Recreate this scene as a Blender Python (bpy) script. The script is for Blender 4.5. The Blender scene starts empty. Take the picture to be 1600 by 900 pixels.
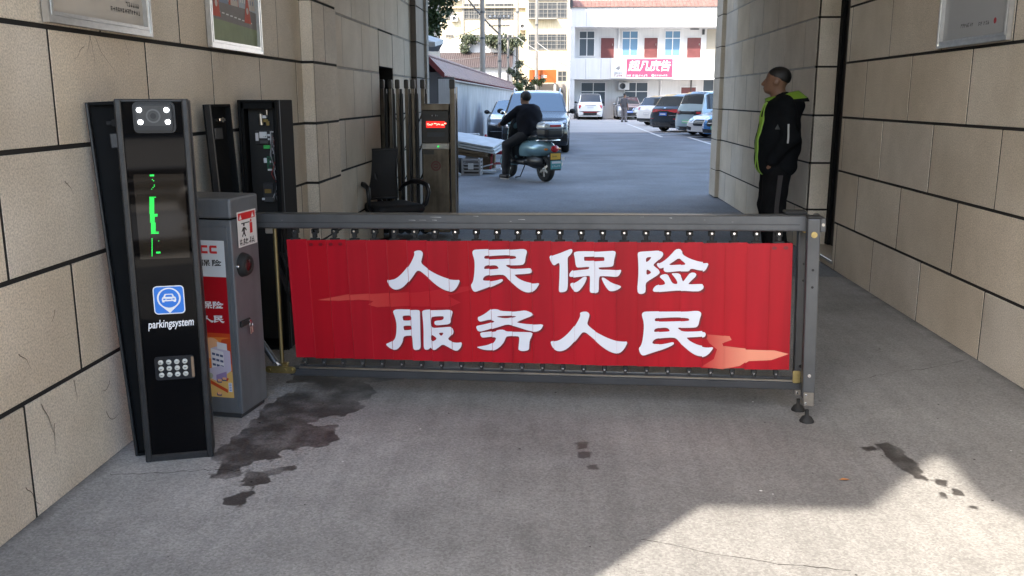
import bpy, bmesh, math, random
import numpy as np
from math import sin, cos, pi, radians, atan2, sqrt
from mathutils import Vector, Matrix
from mathutils.geometry import tessellate_polygon
from mathutils.bvhtree import BVHTree
random.seed(7); rng = np.random.default_rng(7)
S = bpy.context.scene
C = S.collection

# ------------------------------------------------------------------ camera
cam = bpy.data.objects.new('camera', bpy.data.cameras.new('camera')); C.objects.link(cam)
cam.data.sensor_width = 36; cam.data.lens = 36 * 1405 / 1600
cam.data.clip_start = .05; cam.data.clip_end = 2000
cam.location = (0, 0, 1.5)
_p, _y = .2081, .0515
_f = Vector((-sin(_y) * cos(_p), cos(_y) * cos(_p), -sin(_p)))
cam.rotation_euler = _f.to_track_quat('-Z', 'Y').to_euler()
S.camera = cam

# ------------------------------------------------------------------ sky, sun, exposure
AZ = (.616, .788); ELEV = radians(45)
W = bpy.data.worlds.new('World'); S.world = W; W.use_nodes = True
nt = W.node_tree; nt.nodes.clear()
sky = nt.nodes.new('ShaderNodeTexSky'); sky.sky_type = 'NISHITA'; sky.sun_disc = False
sky.sun_elevation = ELEV; sky.sun_rotation = atan2(-AZ[0], -AZ[1]); sky.air_density = 1.2; sky.dust_density = 2.0; sky.ozone_density = .8
bgn = nt.nodes.new('ShaderNodeBackground'); bgn.inputs[1].default_value = .15
wo = nt.nodes.new('ShaderNodeOutputWorld')
nt.links.new(sky.outputs[0], bgn.inputs[0]); nt.links.new(bgn.outputs[0], wo.inputs[0])
sl = bpy.data.lights.new('sun', 'SUN'); sl.energy = 2.08; sl.angle = radians(.55); sl.color = (1, .91, .78)
sun = bpy.data.objects.new('sun', sl); C.objects.link(sun); sun.location = (-12, -16, 15)
sun.rotation_euler = Vector((AZ[0] * cos(ELEV), AZ[1] * cos(ELEV), -sin(ELEV))).to_track_quat('-Z', 'Y').to_euler()
S.view_settings.view_transform = 'Standard'; S.view_settings.look = 'None'
S.view_settings.exposure = 2.52; S.view_settings.gamma = 1; S.view_settings.use_curve_mapping = False
S.render.engine = 'CYCLES'
S.cycles.use_denoising = True
try: S.cycles.denoiser = 'OPENIMAGEDENOISE'
except Exception: pass
S.cycles.max_bounces = 10; S.cycles.diffuse_bounces = 6; S.cycles.glossy_bounces = 4; S.cycles.transmission_bounces = 4
S.cycles.sample_clamp_indirect = 6; S.cycles.caustics_reflective = False; S.cycles.caustics_refractive = False

# ------------------------------------------------------------------ materials
def mat(name, col, rough=.6, metal=0, var=0, vs=4, speck=0, ss=120, bump=0, bs=200, emit=None, es=0, coat=0, spec=.5, tint=None, streak=0, alpha=1):
    """procedural principled; var: large blotches, speck: fine dark flecks, streak: vertical dirt streaks, bump: fine relief"""
    m = bpy.data.materials.new(name); m.use_nodes = True
    n = m.node_tree; b = n.nodes['Principled BSDF']
    b.inputs['Base Color'].default_value = (*col, 1); b.inputs['Roughness'].default_value = rough
    b.inputs['Metallic'].default_value = metal; b.inputs['Coat Weight'].default_value = coat; b.inputs['Coat Roughness'].default_value = .05
    b.inputs['Specular IOR Level'].default_value = spec
    if alpha < 1: b.inputs['Alpha'].default_value = alpha
    if emit: b.inputs['Emission Color'].default_value = (*emit, 1); b.inputs['Emission Strength'].default_value = es
    if var or speck or bump or streak:
        tc = n.nodes.new('ShaderNodeTexCoord'); src = tc.outputs['Object']
        cur = None
        def mul(cur, fac_out, lo, hi, colA=(1, 1, 1), colB=(1, 1, 1)):
            r = n.nodes.new('ShaderNodeMapRange'); r.inputs[1].default_value = lo[0]; r.inputs[2].default_value = lo[1]
            r.inputs[3].default_value = hi[0]; r.inputs[4].default_value = hi[1]
            n.links.new(fac_out, r.inputs[0])
            x = n.nodes.new('ShaderNodeMix'); x.data_type = 'RGBA'; x.blend_type = 'MIX'
            n.links.new(r.outputs[0], x.inputs[0])
            x.inputs[6].default_value = (*colA, 1); x.inputs[7].default_value = (*colB, 1)
            mm = n.nodes.new('ShaderNodeMix'); mm.data_type = 'RGBA'; mm.blend_type = 'MULTIPLY'; mm.inputs[0].default_value = 1
            if cur is None: mm.inputs[6].default_value = (*col, 1)
            else: n.links.new(cur, mm.inputs[6])
            n.links.new(x.outputs[2], mm.inputs[7])
            return mm.outputs[2]
        if var:
            t = n.nodes.new('ShaderNodeTexNoise'); t.inputs['Scale'].default_value = vs; t.inputs['Detail'].default_value = 6; t.inputs['Roughness'].default_value = .62
            n.links.new(src, t.inputs[0])
            a = 1 - var; tt = tint or (1, 1, 1)
            cur = mul(cur, t.outputs[0], (.32, .68), (0, 1), (a * tt[0], a * tt[1], a * tt[2]), (1 + var * .4,) * 3)
        if speck:
            t = n.nodes.new('ShaderNodeTexNoise'); t.inputs['Scale'].default_value = ss; t.inputs['Detail'].default_value = 3; t.inputs['Roughness'].default_value = .7
            n.links.new(src, t.inputs[0])
            cur = mul(cur, t.outputs[0], (.36, .6), (0, 1), (1 - speck,) * 3, (1 + speck * .25,) * 3)
        if streak:
            mp = n.nodes.new('ShaderNodeMapping'); mp.inputs['Scale'].default_value = (9, 9, .5); n.links.new(src, mp.inputs[0])
            t = n.nodes.new('ShaderNodeTexNoise'); t.inputs['Scale'].default_value = 1.3; t.inputs['Detail'].default_value = 5
            n.links.new(mp.outputs[0], t.inputs[0])
            cur = mul(cur, t.outputs[0], (.38, .56), (0, 1), (1 - streak,) * 3, (1, 1, 1))
        if cur is not None: n.links.new(cur, b.inputs['Base Color'])
        if bump:
            t = n.nodes.new('ShaderNodeTexNoise'); t.inputs['Scale'].default_value = bs; t.inputs['Detail'].default_value = 4
            n.links.new(src, t.inputs[0])
            bp = n.nodes.new('ShaderNodeBump'); bp.inputs['Strength'].default_value = bump; bp.inputs['Distance'].default_value = .004
            n.links.new(t.outputs[0], bp.inputs['Height']); n.links.new(bp.outputs[0], b.inputs['Normal'])
    return m

# ------------------------------------------------------------------ mesh builder
class MB:
    def __init__(s): s.v = []; s.f = []; s.m = []; s.sm = []; s.ms = []
    def mi(s, m):
        if m not in s.ms: s.ms.append(m)
        return s.ms.index(m)
    def add(s, vs, fs, m, smooth=False, M=None):
        o = len(s.v); k = s.mi(m)
        for p in vs:
            s.v.append(tuple(M @ Vector(p)) if M is not None else tuple(p))
        for f in fs: s.f.append([o + i for i in f]); s.m.append(k); s.sm.append(smooth)
    def box(s, x0, x1, y0, y1, z0, z1, m, ch=0, M=None):
        if ch <= 0:
            v = [(x, y, z) for z in (z0, z1) for y in (y0, y1) for x in (x0, x1)]
            s.add(v, [(0, 2, 3, 1), (4, 5, 7, 6), (0, 1, 5, 4), (2, 6, 7, 3), (0, 4, 6, 2), (1, 3, 7, 5)], m, False, M); return s
        b = bmesh.new(); bmesh.ops.create_cube(b, size=1)
        for q in b.verts: q.co = ((x0 + x1) / 2 + q.co.x * (x1 - x0), (y0 + y1) / 2 + q.co.y * (y1 - y0), (z0 + z1) / 2 + q.co.z * (z1 - z0))
        ch = min(ch, .45 * min(x1 - x0, y1 - y0, z1 - z0))
        bmesh.ops.bevel(b, geom=list(b.edges), offset=ch, segments=2 if ch > .004 else 1, profile=.5, affect='EDGES')
        b.verts.index_update()
        s.add([q.co[:] for q in b.verts], [[q.index for q in f.verts] for f in b.faces], m, False, M); b.free(); return s
    def cyl(s, p0, p1, r0, m, r1=None, n=12, caps=True, M=None, smooth=True):
        r1 = r0 if r1 is None else r1
        p0, p1 = Vector(p0), Vector(p1); d = (p1 - p0).normalized()
        a = d.orthogonal().normalized(); c = d.cross(a)
        v = []
        for p, r in ((p0, r0), (p1, r1)):
            for i in range(n):
                t = 2 * pi * i / n; v.append(p + a * (r * cos(t)) + c * (r * sin(t)))
        s.add(v, [(i, (i + 1) % n, n + (i + 1) % n, n + i) for i in range(n)], m, smooth, M)
        if caps:
            s.add(v[:n], [list(range(n))[::-1]], m, False, M); s.add(v[n:], [list(range(n))], m, False, M)
        return s
    def tube(s, pts, r, m, n=8, M=None, caps=True):
        P = [Vector(p) for p in pts]; rs = r if isinstance(r, (list, tuple)) else [r] * len(P)
        a = None; v = []
        for i, p in enumerate(P):
            d = (P[min(i + 1, len(P) - 1)] - P[max(i - 1, 0)]).normalized()
            a = d.orthogonal().normalized() if a is None else (a - d * a.dot(d)).normalized()
            c = d.cross(a)
            for k in range(n):
                t = 2 * pi * k / n; v.append(p + a * (rs[i] * cos(t)) + c * (rs[i] * sin(t)))
        f = [(i * n + k, i * n + (k + 1) % n, (i + 1) * n + (k + 1) % n, (i + 1) * n + k) for i in range(len(P) - 1) for k in range(n)]
        s.add(v, f, m, True, M)
        if caps: s.add(v[:n], [list(range(n))[::-1]], m, False, M); s.add(v[-n:], [list(range(n))], m, False, M)
        return s
    def lathe(s, prof, m, n=24, M=None, smooth=True):
        v = [(r * cos(2 * pi * k / n), r * sin(2 * pi * k / n), z) for r, z in prof for k in range(n)]
        f = [(i * n + k, i * n + (k + 1) % n, (i + 1) * n + (k + 1) % n, (i + 1) * n + k) for i in range(len(prof) - 1) for k in range(n)]
        s.add(v, f, m, smooth, M); return s
    def ell(s, c, r, m, nu=16, nv=10, M=None):
        prof = [(sin(pi * i / nv), -cos(pi * i / nv)) for i in range(nv + 1)]
        v = [(c[0] + r[0] * a * cos(2 * pi * k / nu), c[1] + r[1] * a * sin(2 * pi * k / nu), c[2] + r[2] * b) for a, b in prof for k in range(nu)]
        f = [(i * nu + k, i * nu + (k + 1) % nu, (i + 1) * nu + (k + 1) % nu, (i + 1) * nu + k) for i in range(nv) for k in range(nu)]
        s.add(v, f, m, True, M); return s
    def poly(s, loops, fn, m, smooth=False):
        """flat polygon with holes; fn maps (a,b) -> 3d"""
        flat = [p for L in loops for p in L]
        tr = tessellate_polygon([[Vector((p[0], p[1], 0)) for p in L] for L in loops])
        s.add([fn(*p) for p in flat], [list(t) for t in tr], m, smooth); return s
    def prism(s, loops, fn, h0, h1, m, m2=None):
        """extruded polygon; fn maps (a,b,h) -> 3d; h1 is the front"""
        flat = [p for L in loops for p in L]
        tr = [list(t) for t in tessellate_polygon([[Vector((p[0], p[1], 0)) for p in L] for L in loops])]
        s.add([fn(p[0], p[1], h1) for p in flat], tr, m)
        s.add([fn(p[0], p[1], h0) for p in flat], [t[::-1] for t in tr], m2 or m)
        for L in loops:
            n = len(L)
            s.add([fn(p[0], p[1], h0) for p in L] + [fn(p[0], p[1], h1) for p in L], [(i, (i + 1) % n, n + (i + 1) % n, n + i) for i in range(n)], m2 or m)
        return s
    def quad(s, a, b, c, d, m): s.add([a, b, c, d], [(0, 1, 2, 3)], m); return s
    def build(s, name, parent=None, warp=None, fixn=True):
        me = bpy.data.meshes.new(name)
        vs = [warp(p) for p in s.v] if warp else s.v
        me.from_pydata(vs, [], s.f)
        for m in s.ms: me.materials.append(m)
        me.polygons.foreach_set('material_index', s.m); me.polygons.foreach_set('use_smooth', s.sm)
        me.update()
        if fixn:
            b = bmesh.new(); b.from_mesh(me); bmesh.ops.recalc_face_normals(b, faces=b.faces); b.to_mesh(me); b.free()
        o = bpy.data.objects.new(name, me); C.objects.link(o)
        if parent: o.parent = parent
        return o

def tag(o, label, cat, group=None):
    o['label'] = label; o['category'] = cat
    if group: o['group'] = group
    return o
def thing(name, label, cat, loc=(0, 0, 0), rz=0, group=None):
    o = bpy.data.objects.new(name, None); C.objects.link(o); o.empty_display_size = .1
    o.location = loc; o.rotation_euler = (0, 0, rz)
    return tag(o, label, cat, group)
def struct(o): o['kind'] = 'structure'; return o
def rect(x0, x1, z0, z1): return [(x0, z0), (x1, z0), (x1, z1), (x0, z1)]
def rrect(x0, x1, z0, z1, r, n=4):
    L = []
    for cx, cz, a in ((x1 - r, z1 - r, 0), (x0 + r, z1 - r, 90), (x0 + r, z0 + r, 180), (x1 - r, z0 + r, 270)):
        for i in range(n + 1):
            t = radians(a + 90 * i / n); L.append((cx + r * cos(t), cz + r * sin(t)))
    return L
def disc(cx, cz, r, n=20): return [(cx + r * cos(2 * pi * i / n), cz + r * sin(2 * pi * i / n)) for i in range(n)]
def FX(y): return lambda a, b, h=0: (a, y - h, b)      # plane facing -Y, h = height towards the viewer
def xf(loc=(0, 0, 0), rz=0, rx=0, ry=0): return Matrix.Translation(loc) @ Matrix.Rotation(rz, 4, 'Z') @ Matrix.Rotation(ry, 4, 'Y') @ Matrix.Rotation(rx, 4, 'X')
def text_mesh(s, size, m, fn, off=0, shear=0, align='CENTER', h=.001):
    """lettering as a mesh part: fn maps (a,b,h) -> 3d. returns an MB"""
    cu = bpy.data.curves.new('txt', 'FONT'); cu.body = s; cu.size = size; cu.offset = off; cu.shear = shear; cu.align_x = align; cu.align_y = 'CENTER'
    o = bpy.data.objects.new('txt', cu); C.objects.link(o)
    dg = bpy.context.evaluated_depsgraph_get(); dg.update(); me = bpy.data.meshes.new_from_object(o.evaluated_get(dg))
    mb = MB()
    mb.add([fn(v.co.x, v.co.y, h) for v in me.vertices], [list(p.vertices) for p in me.polygons], m)
    bpy.data.objects.remove(o); bpy.data.curves.remove(cu); bpy.data.meshes.remove(me)
    return mb

# ------------------------------------------------------------------ smooth solids (signed distance + surface nets)
def cap(P, a, b, ra, rb):
    a = np.array(a, float); b = np.array(b, float); ab = b - a
    t = np.clip(((P - a) @ ab) / max(ab @ ab, 1e-9), 0, 1)
    return np.linalg.norm(P - a - t[..., None] * ab, axis=-1) - (ra + (rb - ra) * t)
def els(P, c, r, R=None):
    q = P - np.array(c, float)
    if R is not None: q = q @ np.array(R)
    r = np.array(r, float); k0 = np.linalg.norm(q / r, axis=-1); k1 = np.linalg.norm(q / r ** 2, axis=-1)
    return k0 * (k0 - 1) / np.maximum(k1, 1e-9)
def rbox(P, c, h, r, R=None):
    q = P - np.array(c, float)
    if R is not None: q = q @ np.array(R)
    q = np.abs(q) - (np.array(h, float) - r)
    return np.linalg.norm(np.maximum(q, 0), axis=-1) + np.minimum(q.max(-1), 0) - r
def smin(a, b, k):
    h = np.clip(.5 + .5 * (b - a) / k, 0, 1); return b + (a - b) * h - k * h * (1 - h)
def nets(fn, lo, hi, s):
    ax = [np.arange(lo[i], hi[i] + s, s) for i in range(3)]
    P = np.stack(np.meshgrid(*ax, indexing='ij'), -1); V = fn(P).astype(float)
    nx, ny, nz = V.shape; ins = V < 0
    c = np.zeros((nx - 1, ny - 1, nz - 1, 3)); w = np.zeros((nx - 1, ny - 1, nz - 1))
    def sl(dx, dy, dz): return (slice(dx, nx - 1 + dx), slice(dy, ny - 1 + dy), slice(dz, nz - 1 + dz))
    cor = [(a, b, d) for a in (0, 1) for b in (0, 1) for d in (0, 1)]
    for p in cor:
        for k in range(3):
            if p[k] == 0:
                q = list(p); q[k] = 1
                a = V[sl(*p)]; b = V[sl(*q)]; cr = (a < 0) != (b < 0)
                t = np.where(cr, a / np.where(cr, a - b, 1), 0)
                pos = np.zeros(c.shape); pos[...] = p; pos[..., k] += t
                c += pos * cr[..., None]; w += cr
    act = w > 0; idx = -np.ones(act.shape, int); idx[act] = np.arange(act.sum())
    ii = np.argwhere(act); vs = (ii + c[act] / w[act][:, None]) * s + np.array(lo)
    F = []
    for k in range(3):
        o1, o2 = [(1, 2), (2, 0), (0, 1)][k]
        a = [slice(None)] * 3; b = [slice(None)] * 3; a[k] = slice(0, -1); b[k] = slice(1, None)
        cr = ins[tuple(a)] != ins[tuple(b)]; E = np.argwhere(cr)
        if len(E) == 0: continue
        E = E[(E[:, o1] > 0) & (E[:, o2] > 0) & (E[:, o1] < V.shape[o1] - 1) & (E[:, o2] < V.shape[o2] - 1)]
        e1 = np.zeros(3, int); e1[o1] = 1; e2 = np.zeros(3, int); e2[o2] = 1
        g = lambda Q: idx[Q[:, 0], Q[:, 1], Q[:, 2]]
        q = np.stack([g(E - e1 - e2), g(E - e2), g(E), g(E - e1)], 1)
        fl = ~ins[E[:, 0], E[:, 1], E[:, 2]]; q[fl] = q[fl][:, ::-1]
        F.append(q[(q >= 0).all(1)])
    return vs, np.concatenate(F)
def solid(fn, lo, hi, s, m):
    v, f = nets(fn, lo, hi, s); mb = MB(); mb.add([tuple(p) for p in v], [list(map(int, q)) for q in f], m, True); return mb
def bvh(mb): return BVHTree.FromPolygons([Vector(p) for p in mb.v], mb.f)
def patch(mb, tree, loop, m, d, off=.006, step=.04):
    """a thin fitted plate: loop in the plane across direction d ('+y','-y','+x','-x'), laid on the solid"""
    L = []
    for i, p in enumerate(loop):
        q = loop[(i + 1) % len(loop)]; n = max(1, int(math.hypot(q[0] - p[0], q[1] - p[1]) / step))
        L += [(p[0] + (q[0] - p[0]) * k / n, p[1] + (q[1] - p[1]) * k / n) for k in range(n)]
    xs = [p[0] for p in L]; zs = [p[1] for p in L]
    def hit(a, b):
        ax = 1 if 'y' in d else 0; sg = 1 if d[0] == '+' else -1
        o = Vector((a, 0, b)) if ax else Vector((0, a, b)); o[ax] = 12 * sg; dr = Vector((0, 0, 0)); dr[ax] = -sg
        h = tree.ray_cast(o, dr)
        if h[0] is None: return None
        p = h[0].copy(); p[ax] += off * sg; return p
    pts = [hit(*p) for p in L]; ok = [p for p in pts if p is not None]
    if len(ok) < 3: return
    c2 = (sum(xs) / len(xs), sum(zs) / len(zs)); ctr = hit(*c2)
    if ctr is None: return
    pts = [p if p is not None else min(ok, key=lambda q: 0) for p in pts]
    mid = [hit(c2[0] + (a - c2[0]) * .5, c2[1] + (b - c2[1]) * .5) or ctr for a, b in L]
    n = len(L)
    sg = .02 if d[0] == '+' else -.02
    back = [Vector((p.x, p.y - sg, p.z)) if 'y' in d else Vector((p.x - sg, p.y, p.z)) for p in pts]
    mb.add([*pts, *mid, ctr, *back], [(i, (i + 1) % n, n + (i + 1) % n, n + i) for i in range(n)] + [(n + i, n + (i + 1) % n, 2 * n) for i in range(n)] + [(2 * n + 1 + i, 2 * n + 1 + (i + 1) % n, (i + 1) % n, i) for i in range(n)], m, False)
# ------------------------------------------------------------------ shared materials
ST = [mat('beige granite %d' % i, c, .62, var=.20, vs=1.3, speck=.32, ss=130, bump=.15, bs=260, tint=(1, .97, .92)) for i, c in enumerate([(.68, .605, .50), (.635, .56, .455), (.715, .645, .54), (.66, .595, .505), (.69, .60, .48)])]
M_groove = mat('dark joint', (.012, .011, .010), .9)
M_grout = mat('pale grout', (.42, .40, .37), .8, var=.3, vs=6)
M_alu = mat('brushed aluminium', (.62, .61, .59), .32, 1, var=.12, vs=30)
M_black = mat('black powder coat', (.005, .0055, .006), .72, spec=.16, var=.2, vs=9, bump=.05, bs=900)
M_rub = mat('black rubber', (.012, .012, .012), .75)
M_white = mat('white paint', (.78, .78, .76), .55, var=.06, vs=2)
M_steel = mat('stainless steel', (.55, .52, .47), .28, 1, var=.25, vs=8)
M_chrome = mat('chrome', (.8, .8, .8), .08, 1)
M_glassd = mat('dark glass', (.012, .016, .02), .04, spec=.6)
M_asph = mat('courtyard asphalt', (.18, .19, .207), .85, var=.40, vs=.5, speck=.35, ss=60, bump=.3, bs=90)
M_brass = mat('brass', (.45, .35, .15), .38, 1, var=.25, vs=25)

def concrete():
    m = mat('passage concrete', (.272, .267, .259), .8, var=.34, vs=.75, speck=.15, ss=95, bump=.3, bs=130)
    n = m.node_tree; b = n.nodes['Principled BSDF']; L = n.links
    src = b.inputs['Base Color'].links[0].from_socket
    tc = n.nodes.new('ShaderNodeTexCoord')
    # pale cement wash beside the kerb of the islands and fine drag marks
    at = n.nodes.new('ShaderNodeAttribute'); at.attribute_name = 'wet'
    nz = n.nodes.new('ShaderNodeTexNoise'); nz.inputs['Scale'].default_value = 38; nz.inputs['Detail'].default_value = 5; L.new(tc.outputs['Object'], nz.inputs[0])
    ad = n.nodes.new('ShaderNodeMath'); ad.operation = 'MULTIPLY_ADD'; ad.inputs[1].default_value = .45; L.new(nz.outputs[0], ad.inputs[0]); L.new(at.outputs['Fac'], ad.inputs[2])
    r = n.nodes.new('ShaderNodeMapRange'); r.inputs[1].default_value = .61; r.inputs[2].default_value = .80; L.new(ad.outputs[0], r.inputs[0])
    gt = n.nodes.new('ShaderNodeMath'); gt.operation = 'GREATER_THAN'; gt.inputs[1].default_value = .02; L.new(at.outputs['Fac'], gt.inputs[0])
    fm = n.nodes.new('ShaderNodeMath'); fm.operation = 'MULTIPLY'; L.new(r.outputs[0], fm.inputs[0]); L.new(gt.outputs[0], fm.inputs[1])
    x = n.nodes.new('ShaderNodeMix'); x.data_type = 'RGBA'; x.blend_type = 'MULTIPLY'; x.inputs[7].default_value = (.20, .188, .188, 1)
    # drying unevenly: patches inside the wet area are half dry; grime gathered along the walls; pale cement wash near the left wall
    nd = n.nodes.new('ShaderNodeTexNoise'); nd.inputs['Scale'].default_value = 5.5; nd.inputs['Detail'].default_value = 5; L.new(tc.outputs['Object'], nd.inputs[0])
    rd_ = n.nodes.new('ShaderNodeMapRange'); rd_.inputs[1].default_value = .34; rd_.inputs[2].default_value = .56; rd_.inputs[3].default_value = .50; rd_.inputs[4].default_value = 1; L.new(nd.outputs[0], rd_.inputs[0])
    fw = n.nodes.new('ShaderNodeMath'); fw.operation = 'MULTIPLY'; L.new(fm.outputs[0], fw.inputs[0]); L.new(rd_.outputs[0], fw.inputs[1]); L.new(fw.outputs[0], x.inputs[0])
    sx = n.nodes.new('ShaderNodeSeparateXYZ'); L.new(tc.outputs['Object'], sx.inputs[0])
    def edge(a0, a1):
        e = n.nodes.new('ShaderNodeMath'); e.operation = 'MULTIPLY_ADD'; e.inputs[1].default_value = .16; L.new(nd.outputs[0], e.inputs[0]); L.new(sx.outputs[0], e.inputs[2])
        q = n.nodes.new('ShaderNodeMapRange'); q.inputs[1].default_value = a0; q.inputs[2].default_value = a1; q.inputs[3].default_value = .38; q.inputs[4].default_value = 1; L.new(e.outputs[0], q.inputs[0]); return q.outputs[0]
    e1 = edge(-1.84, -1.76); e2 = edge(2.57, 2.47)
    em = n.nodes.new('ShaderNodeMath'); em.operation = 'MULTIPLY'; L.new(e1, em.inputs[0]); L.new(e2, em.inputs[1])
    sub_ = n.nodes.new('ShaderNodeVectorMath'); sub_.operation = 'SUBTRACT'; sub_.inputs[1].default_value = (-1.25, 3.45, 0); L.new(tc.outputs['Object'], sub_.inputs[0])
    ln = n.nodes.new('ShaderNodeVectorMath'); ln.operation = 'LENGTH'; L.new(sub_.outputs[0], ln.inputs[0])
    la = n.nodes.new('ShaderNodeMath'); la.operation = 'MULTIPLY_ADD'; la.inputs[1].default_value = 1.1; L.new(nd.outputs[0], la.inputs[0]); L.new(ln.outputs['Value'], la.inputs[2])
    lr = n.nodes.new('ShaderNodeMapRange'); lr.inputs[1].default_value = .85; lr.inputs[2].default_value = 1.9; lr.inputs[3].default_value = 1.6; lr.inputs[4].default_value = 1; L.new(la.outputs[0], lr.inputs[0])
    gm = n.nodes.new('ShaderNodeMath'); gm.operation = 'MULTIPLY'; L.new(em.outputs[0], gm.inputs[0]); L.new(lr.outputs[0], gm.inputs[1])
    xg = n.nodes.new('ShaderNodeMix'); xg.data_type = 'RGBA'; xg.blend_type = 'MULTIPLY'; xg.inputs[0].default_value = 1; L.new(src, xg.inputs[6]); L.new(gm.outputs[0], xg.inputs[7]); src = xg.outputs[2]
    # tyre drag: long faint streaks
    mp = n.nodes.new('ShaderNodeMapping'); mp.inputs['Scale'].default_value = (14, .9, 1); mp.inputs['Rotation'].default_value = (0, 0, .25); L.new(tc.outputs['Object'], mp.inputs[0])
    t2 = n.nodes.new('ShaderNodeTexNoise'); t2.inputs['Scale'].default_value = 1; t2.inputs['Detail'].default_value = 6; L.new(mp.outputs[0], t2.inputs[0])
    r2 = n.nodes.new('ShaderNodeMapRange'); r2.inputs[1].default_value = .35; r2.inputs[2].default_value = .65; r2.inputs[3].default_value = .92; r2.inputs[4].default_value = 1.04; L.new(t2.outputs[0], r2.inputs[0])
    x2 = n.nodes.new('ShaderNodeMix'); x2.data_type = 'RGBA'; x2.blend_type = 'MULTIPLY'; x2.inputs[0].default_value = 1
    L.new(src, x2.inputs[6]); L.new(r2.outputs[0], x2.inputs[7])
    # crisp aggregate chips
    vo = n.nodes.new('ShaderNodeTexVoronoi'); vo.inputs['Scale'].default_value = 125; L.new(tc.outputs['Object'], vo.inputs['Vector'])
    sp = n.nodes.new('ShaderNodeSeparateColor'); L.new(vo.outputs['Color'], sp.inputs[0])
    r3 = n.nodes.new('ShaderNodeMapRange'); r3.inputs[1].default_value = .0; r3.inputs[2].default_value = 1; r3.inputs[3].default_value = .78; r3.inputs[4].default_value = 1.16; L.new(sp.outputs[0], r3.inputs[0])
    x3 = n.nodes.new('ShaderNodeMix'); x3.data_type = 'RGBA'; x3.blend_type = 'MULTIPLY'; x3.inputs[0].default_value = 1
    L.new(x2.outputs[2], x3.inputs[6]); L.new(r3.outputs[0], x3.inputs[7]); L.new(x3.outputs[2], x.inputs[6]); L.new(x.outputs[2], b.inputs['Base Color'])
    r4 = n.nodes.new('ShaderNodeMapRange'); r4.inputs[3].default_value = .82; r4.inputs[4].default_value = .5; L.new(fm.outputs[0], r4.inputs[0]); L.new(r4.outputs[0], b.inputs['Roughness'])
    return m
M_conc = concrete()

# ------------------------------------------------------------------ ground
g = MB(); g.quad((-500, -60, -.008), (500, -60, -.008), (500, 900, -.008), (-500, 900, -.008), M_asph); struct(g.build('ground'))
M_bounce = mat('pale bounce paving', (.55, .51, .45), .8, var=.15, vs=1, speck=.2, ss=40)  # unseen ground, made pale to bounce sunlight onto the near walls
g = MB(); g.quad((-40, -30, -.003), (40, -30, -.003), (40, -5.6, -.003), (-40, -5.6, -.003), M_bounce); g.quad((-40, -5.6, -.003), (40, -5.6, -.003), (40, -4.1, -.003), (-40, -4.1, -.003), M_asph); g.quad((-40, -4.1, -.003), (40, -4.1, -.003), (40, -1.3, -.003), (-40, -1.3, -.003), M_bounce); g.quad((-40, -1.3, -.003), (40, -1.3, -.003), (40, -.02, -.003), (-40, -.02, -.003), M_conc); struct(g.build('forecourt'))
M_yard = mat('pale yard concrete', (.40, .37, .345), .85, var=.15, vs=.3, speck=.2, ss=30)
g = MB(); g.quad((-9, 41, -.004), (45, 41, -.004), (45, 72, -.004), (-9, 72, -.004), M_yard); struct(g.build('yard'))
BLOB = [[(-1449, 4197), (-1390, 4386), (-1327, 4570), (-1059, 4597), (-962, 4507), (-945, 4333), (-1004, 4292), (-957, 4186), (-1016, 4080), (-1112, 4042), (-1164, 3957), (-1108, 3938), (-1040, 3942), (-1003, 3857), (-983, 3754), (-1028, 3675), (-1118, 3654), (-1175, 3632), (-1204, 3590), (-1168, 3539), (-1196, 3498), (-1235, 3522), (-1267, 3495), (-1290, 3443), (-1280, 3358), (-1322, 3309), (-1393, 3341), (-1394, 3450), (-1463, 3550), (-1488, 3643), (-1445, 3702), (-1448, 3834), (-1434, 3992)],
 [(-1258, 3408), (-1195, 3399), (-1161, 3450), (-1078, 3462), (-1066, 3437), (-1116, 3403), (-1150, 3353), (-1129, 3319), (-1172, 3271), (-1199, 3236), (-1167, 3183), (-1159, 3120), (-1196, 3081), (-1252, 3094), (-1272, 3124), (-1255, 3178), (-1201, 3214), (-1221, 3257), (-1265, 3301)],
 [(82, 3779), (133, 3797), (146, 3738), (103, 3706)], [(102, 3662), (146, 3679), (147, 3608), (103, 3606)], [(141, 3526), (171, 3534), (174, 3488), (143, 3486)],
 [(1423, 3841), (1477, 3859), (1504, 3756), (1505, 3650), (1504, 3531), (1449, 3502), (1426, 3579), (1417, 3702)], [(1338, 3792), (1391, 3809), (1395, 3772), (1342, 3762)], [(1454, 3515), (1507, 3486), (1494, 3442), (1448, 3464)],
 [(1525, 3468), (1558, 3458), (1546, 3396), (1508, 3412)], [(1566, 3385), (1588, 3351), (1565, 3309), (1546, 3337)], [(1501, 3346), (1516, 3324), (1502, 3289), (1477, 3299)], [(1558, 3225), (1579, 3216), (1565, 3194), (1543, 3198)],
 [(-1440, 4560), (-1000, 4600), (-700, 4720), (-500, 4830), (-560, 5050), (-900, 5200), (-1500, 5300)]]
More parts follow.
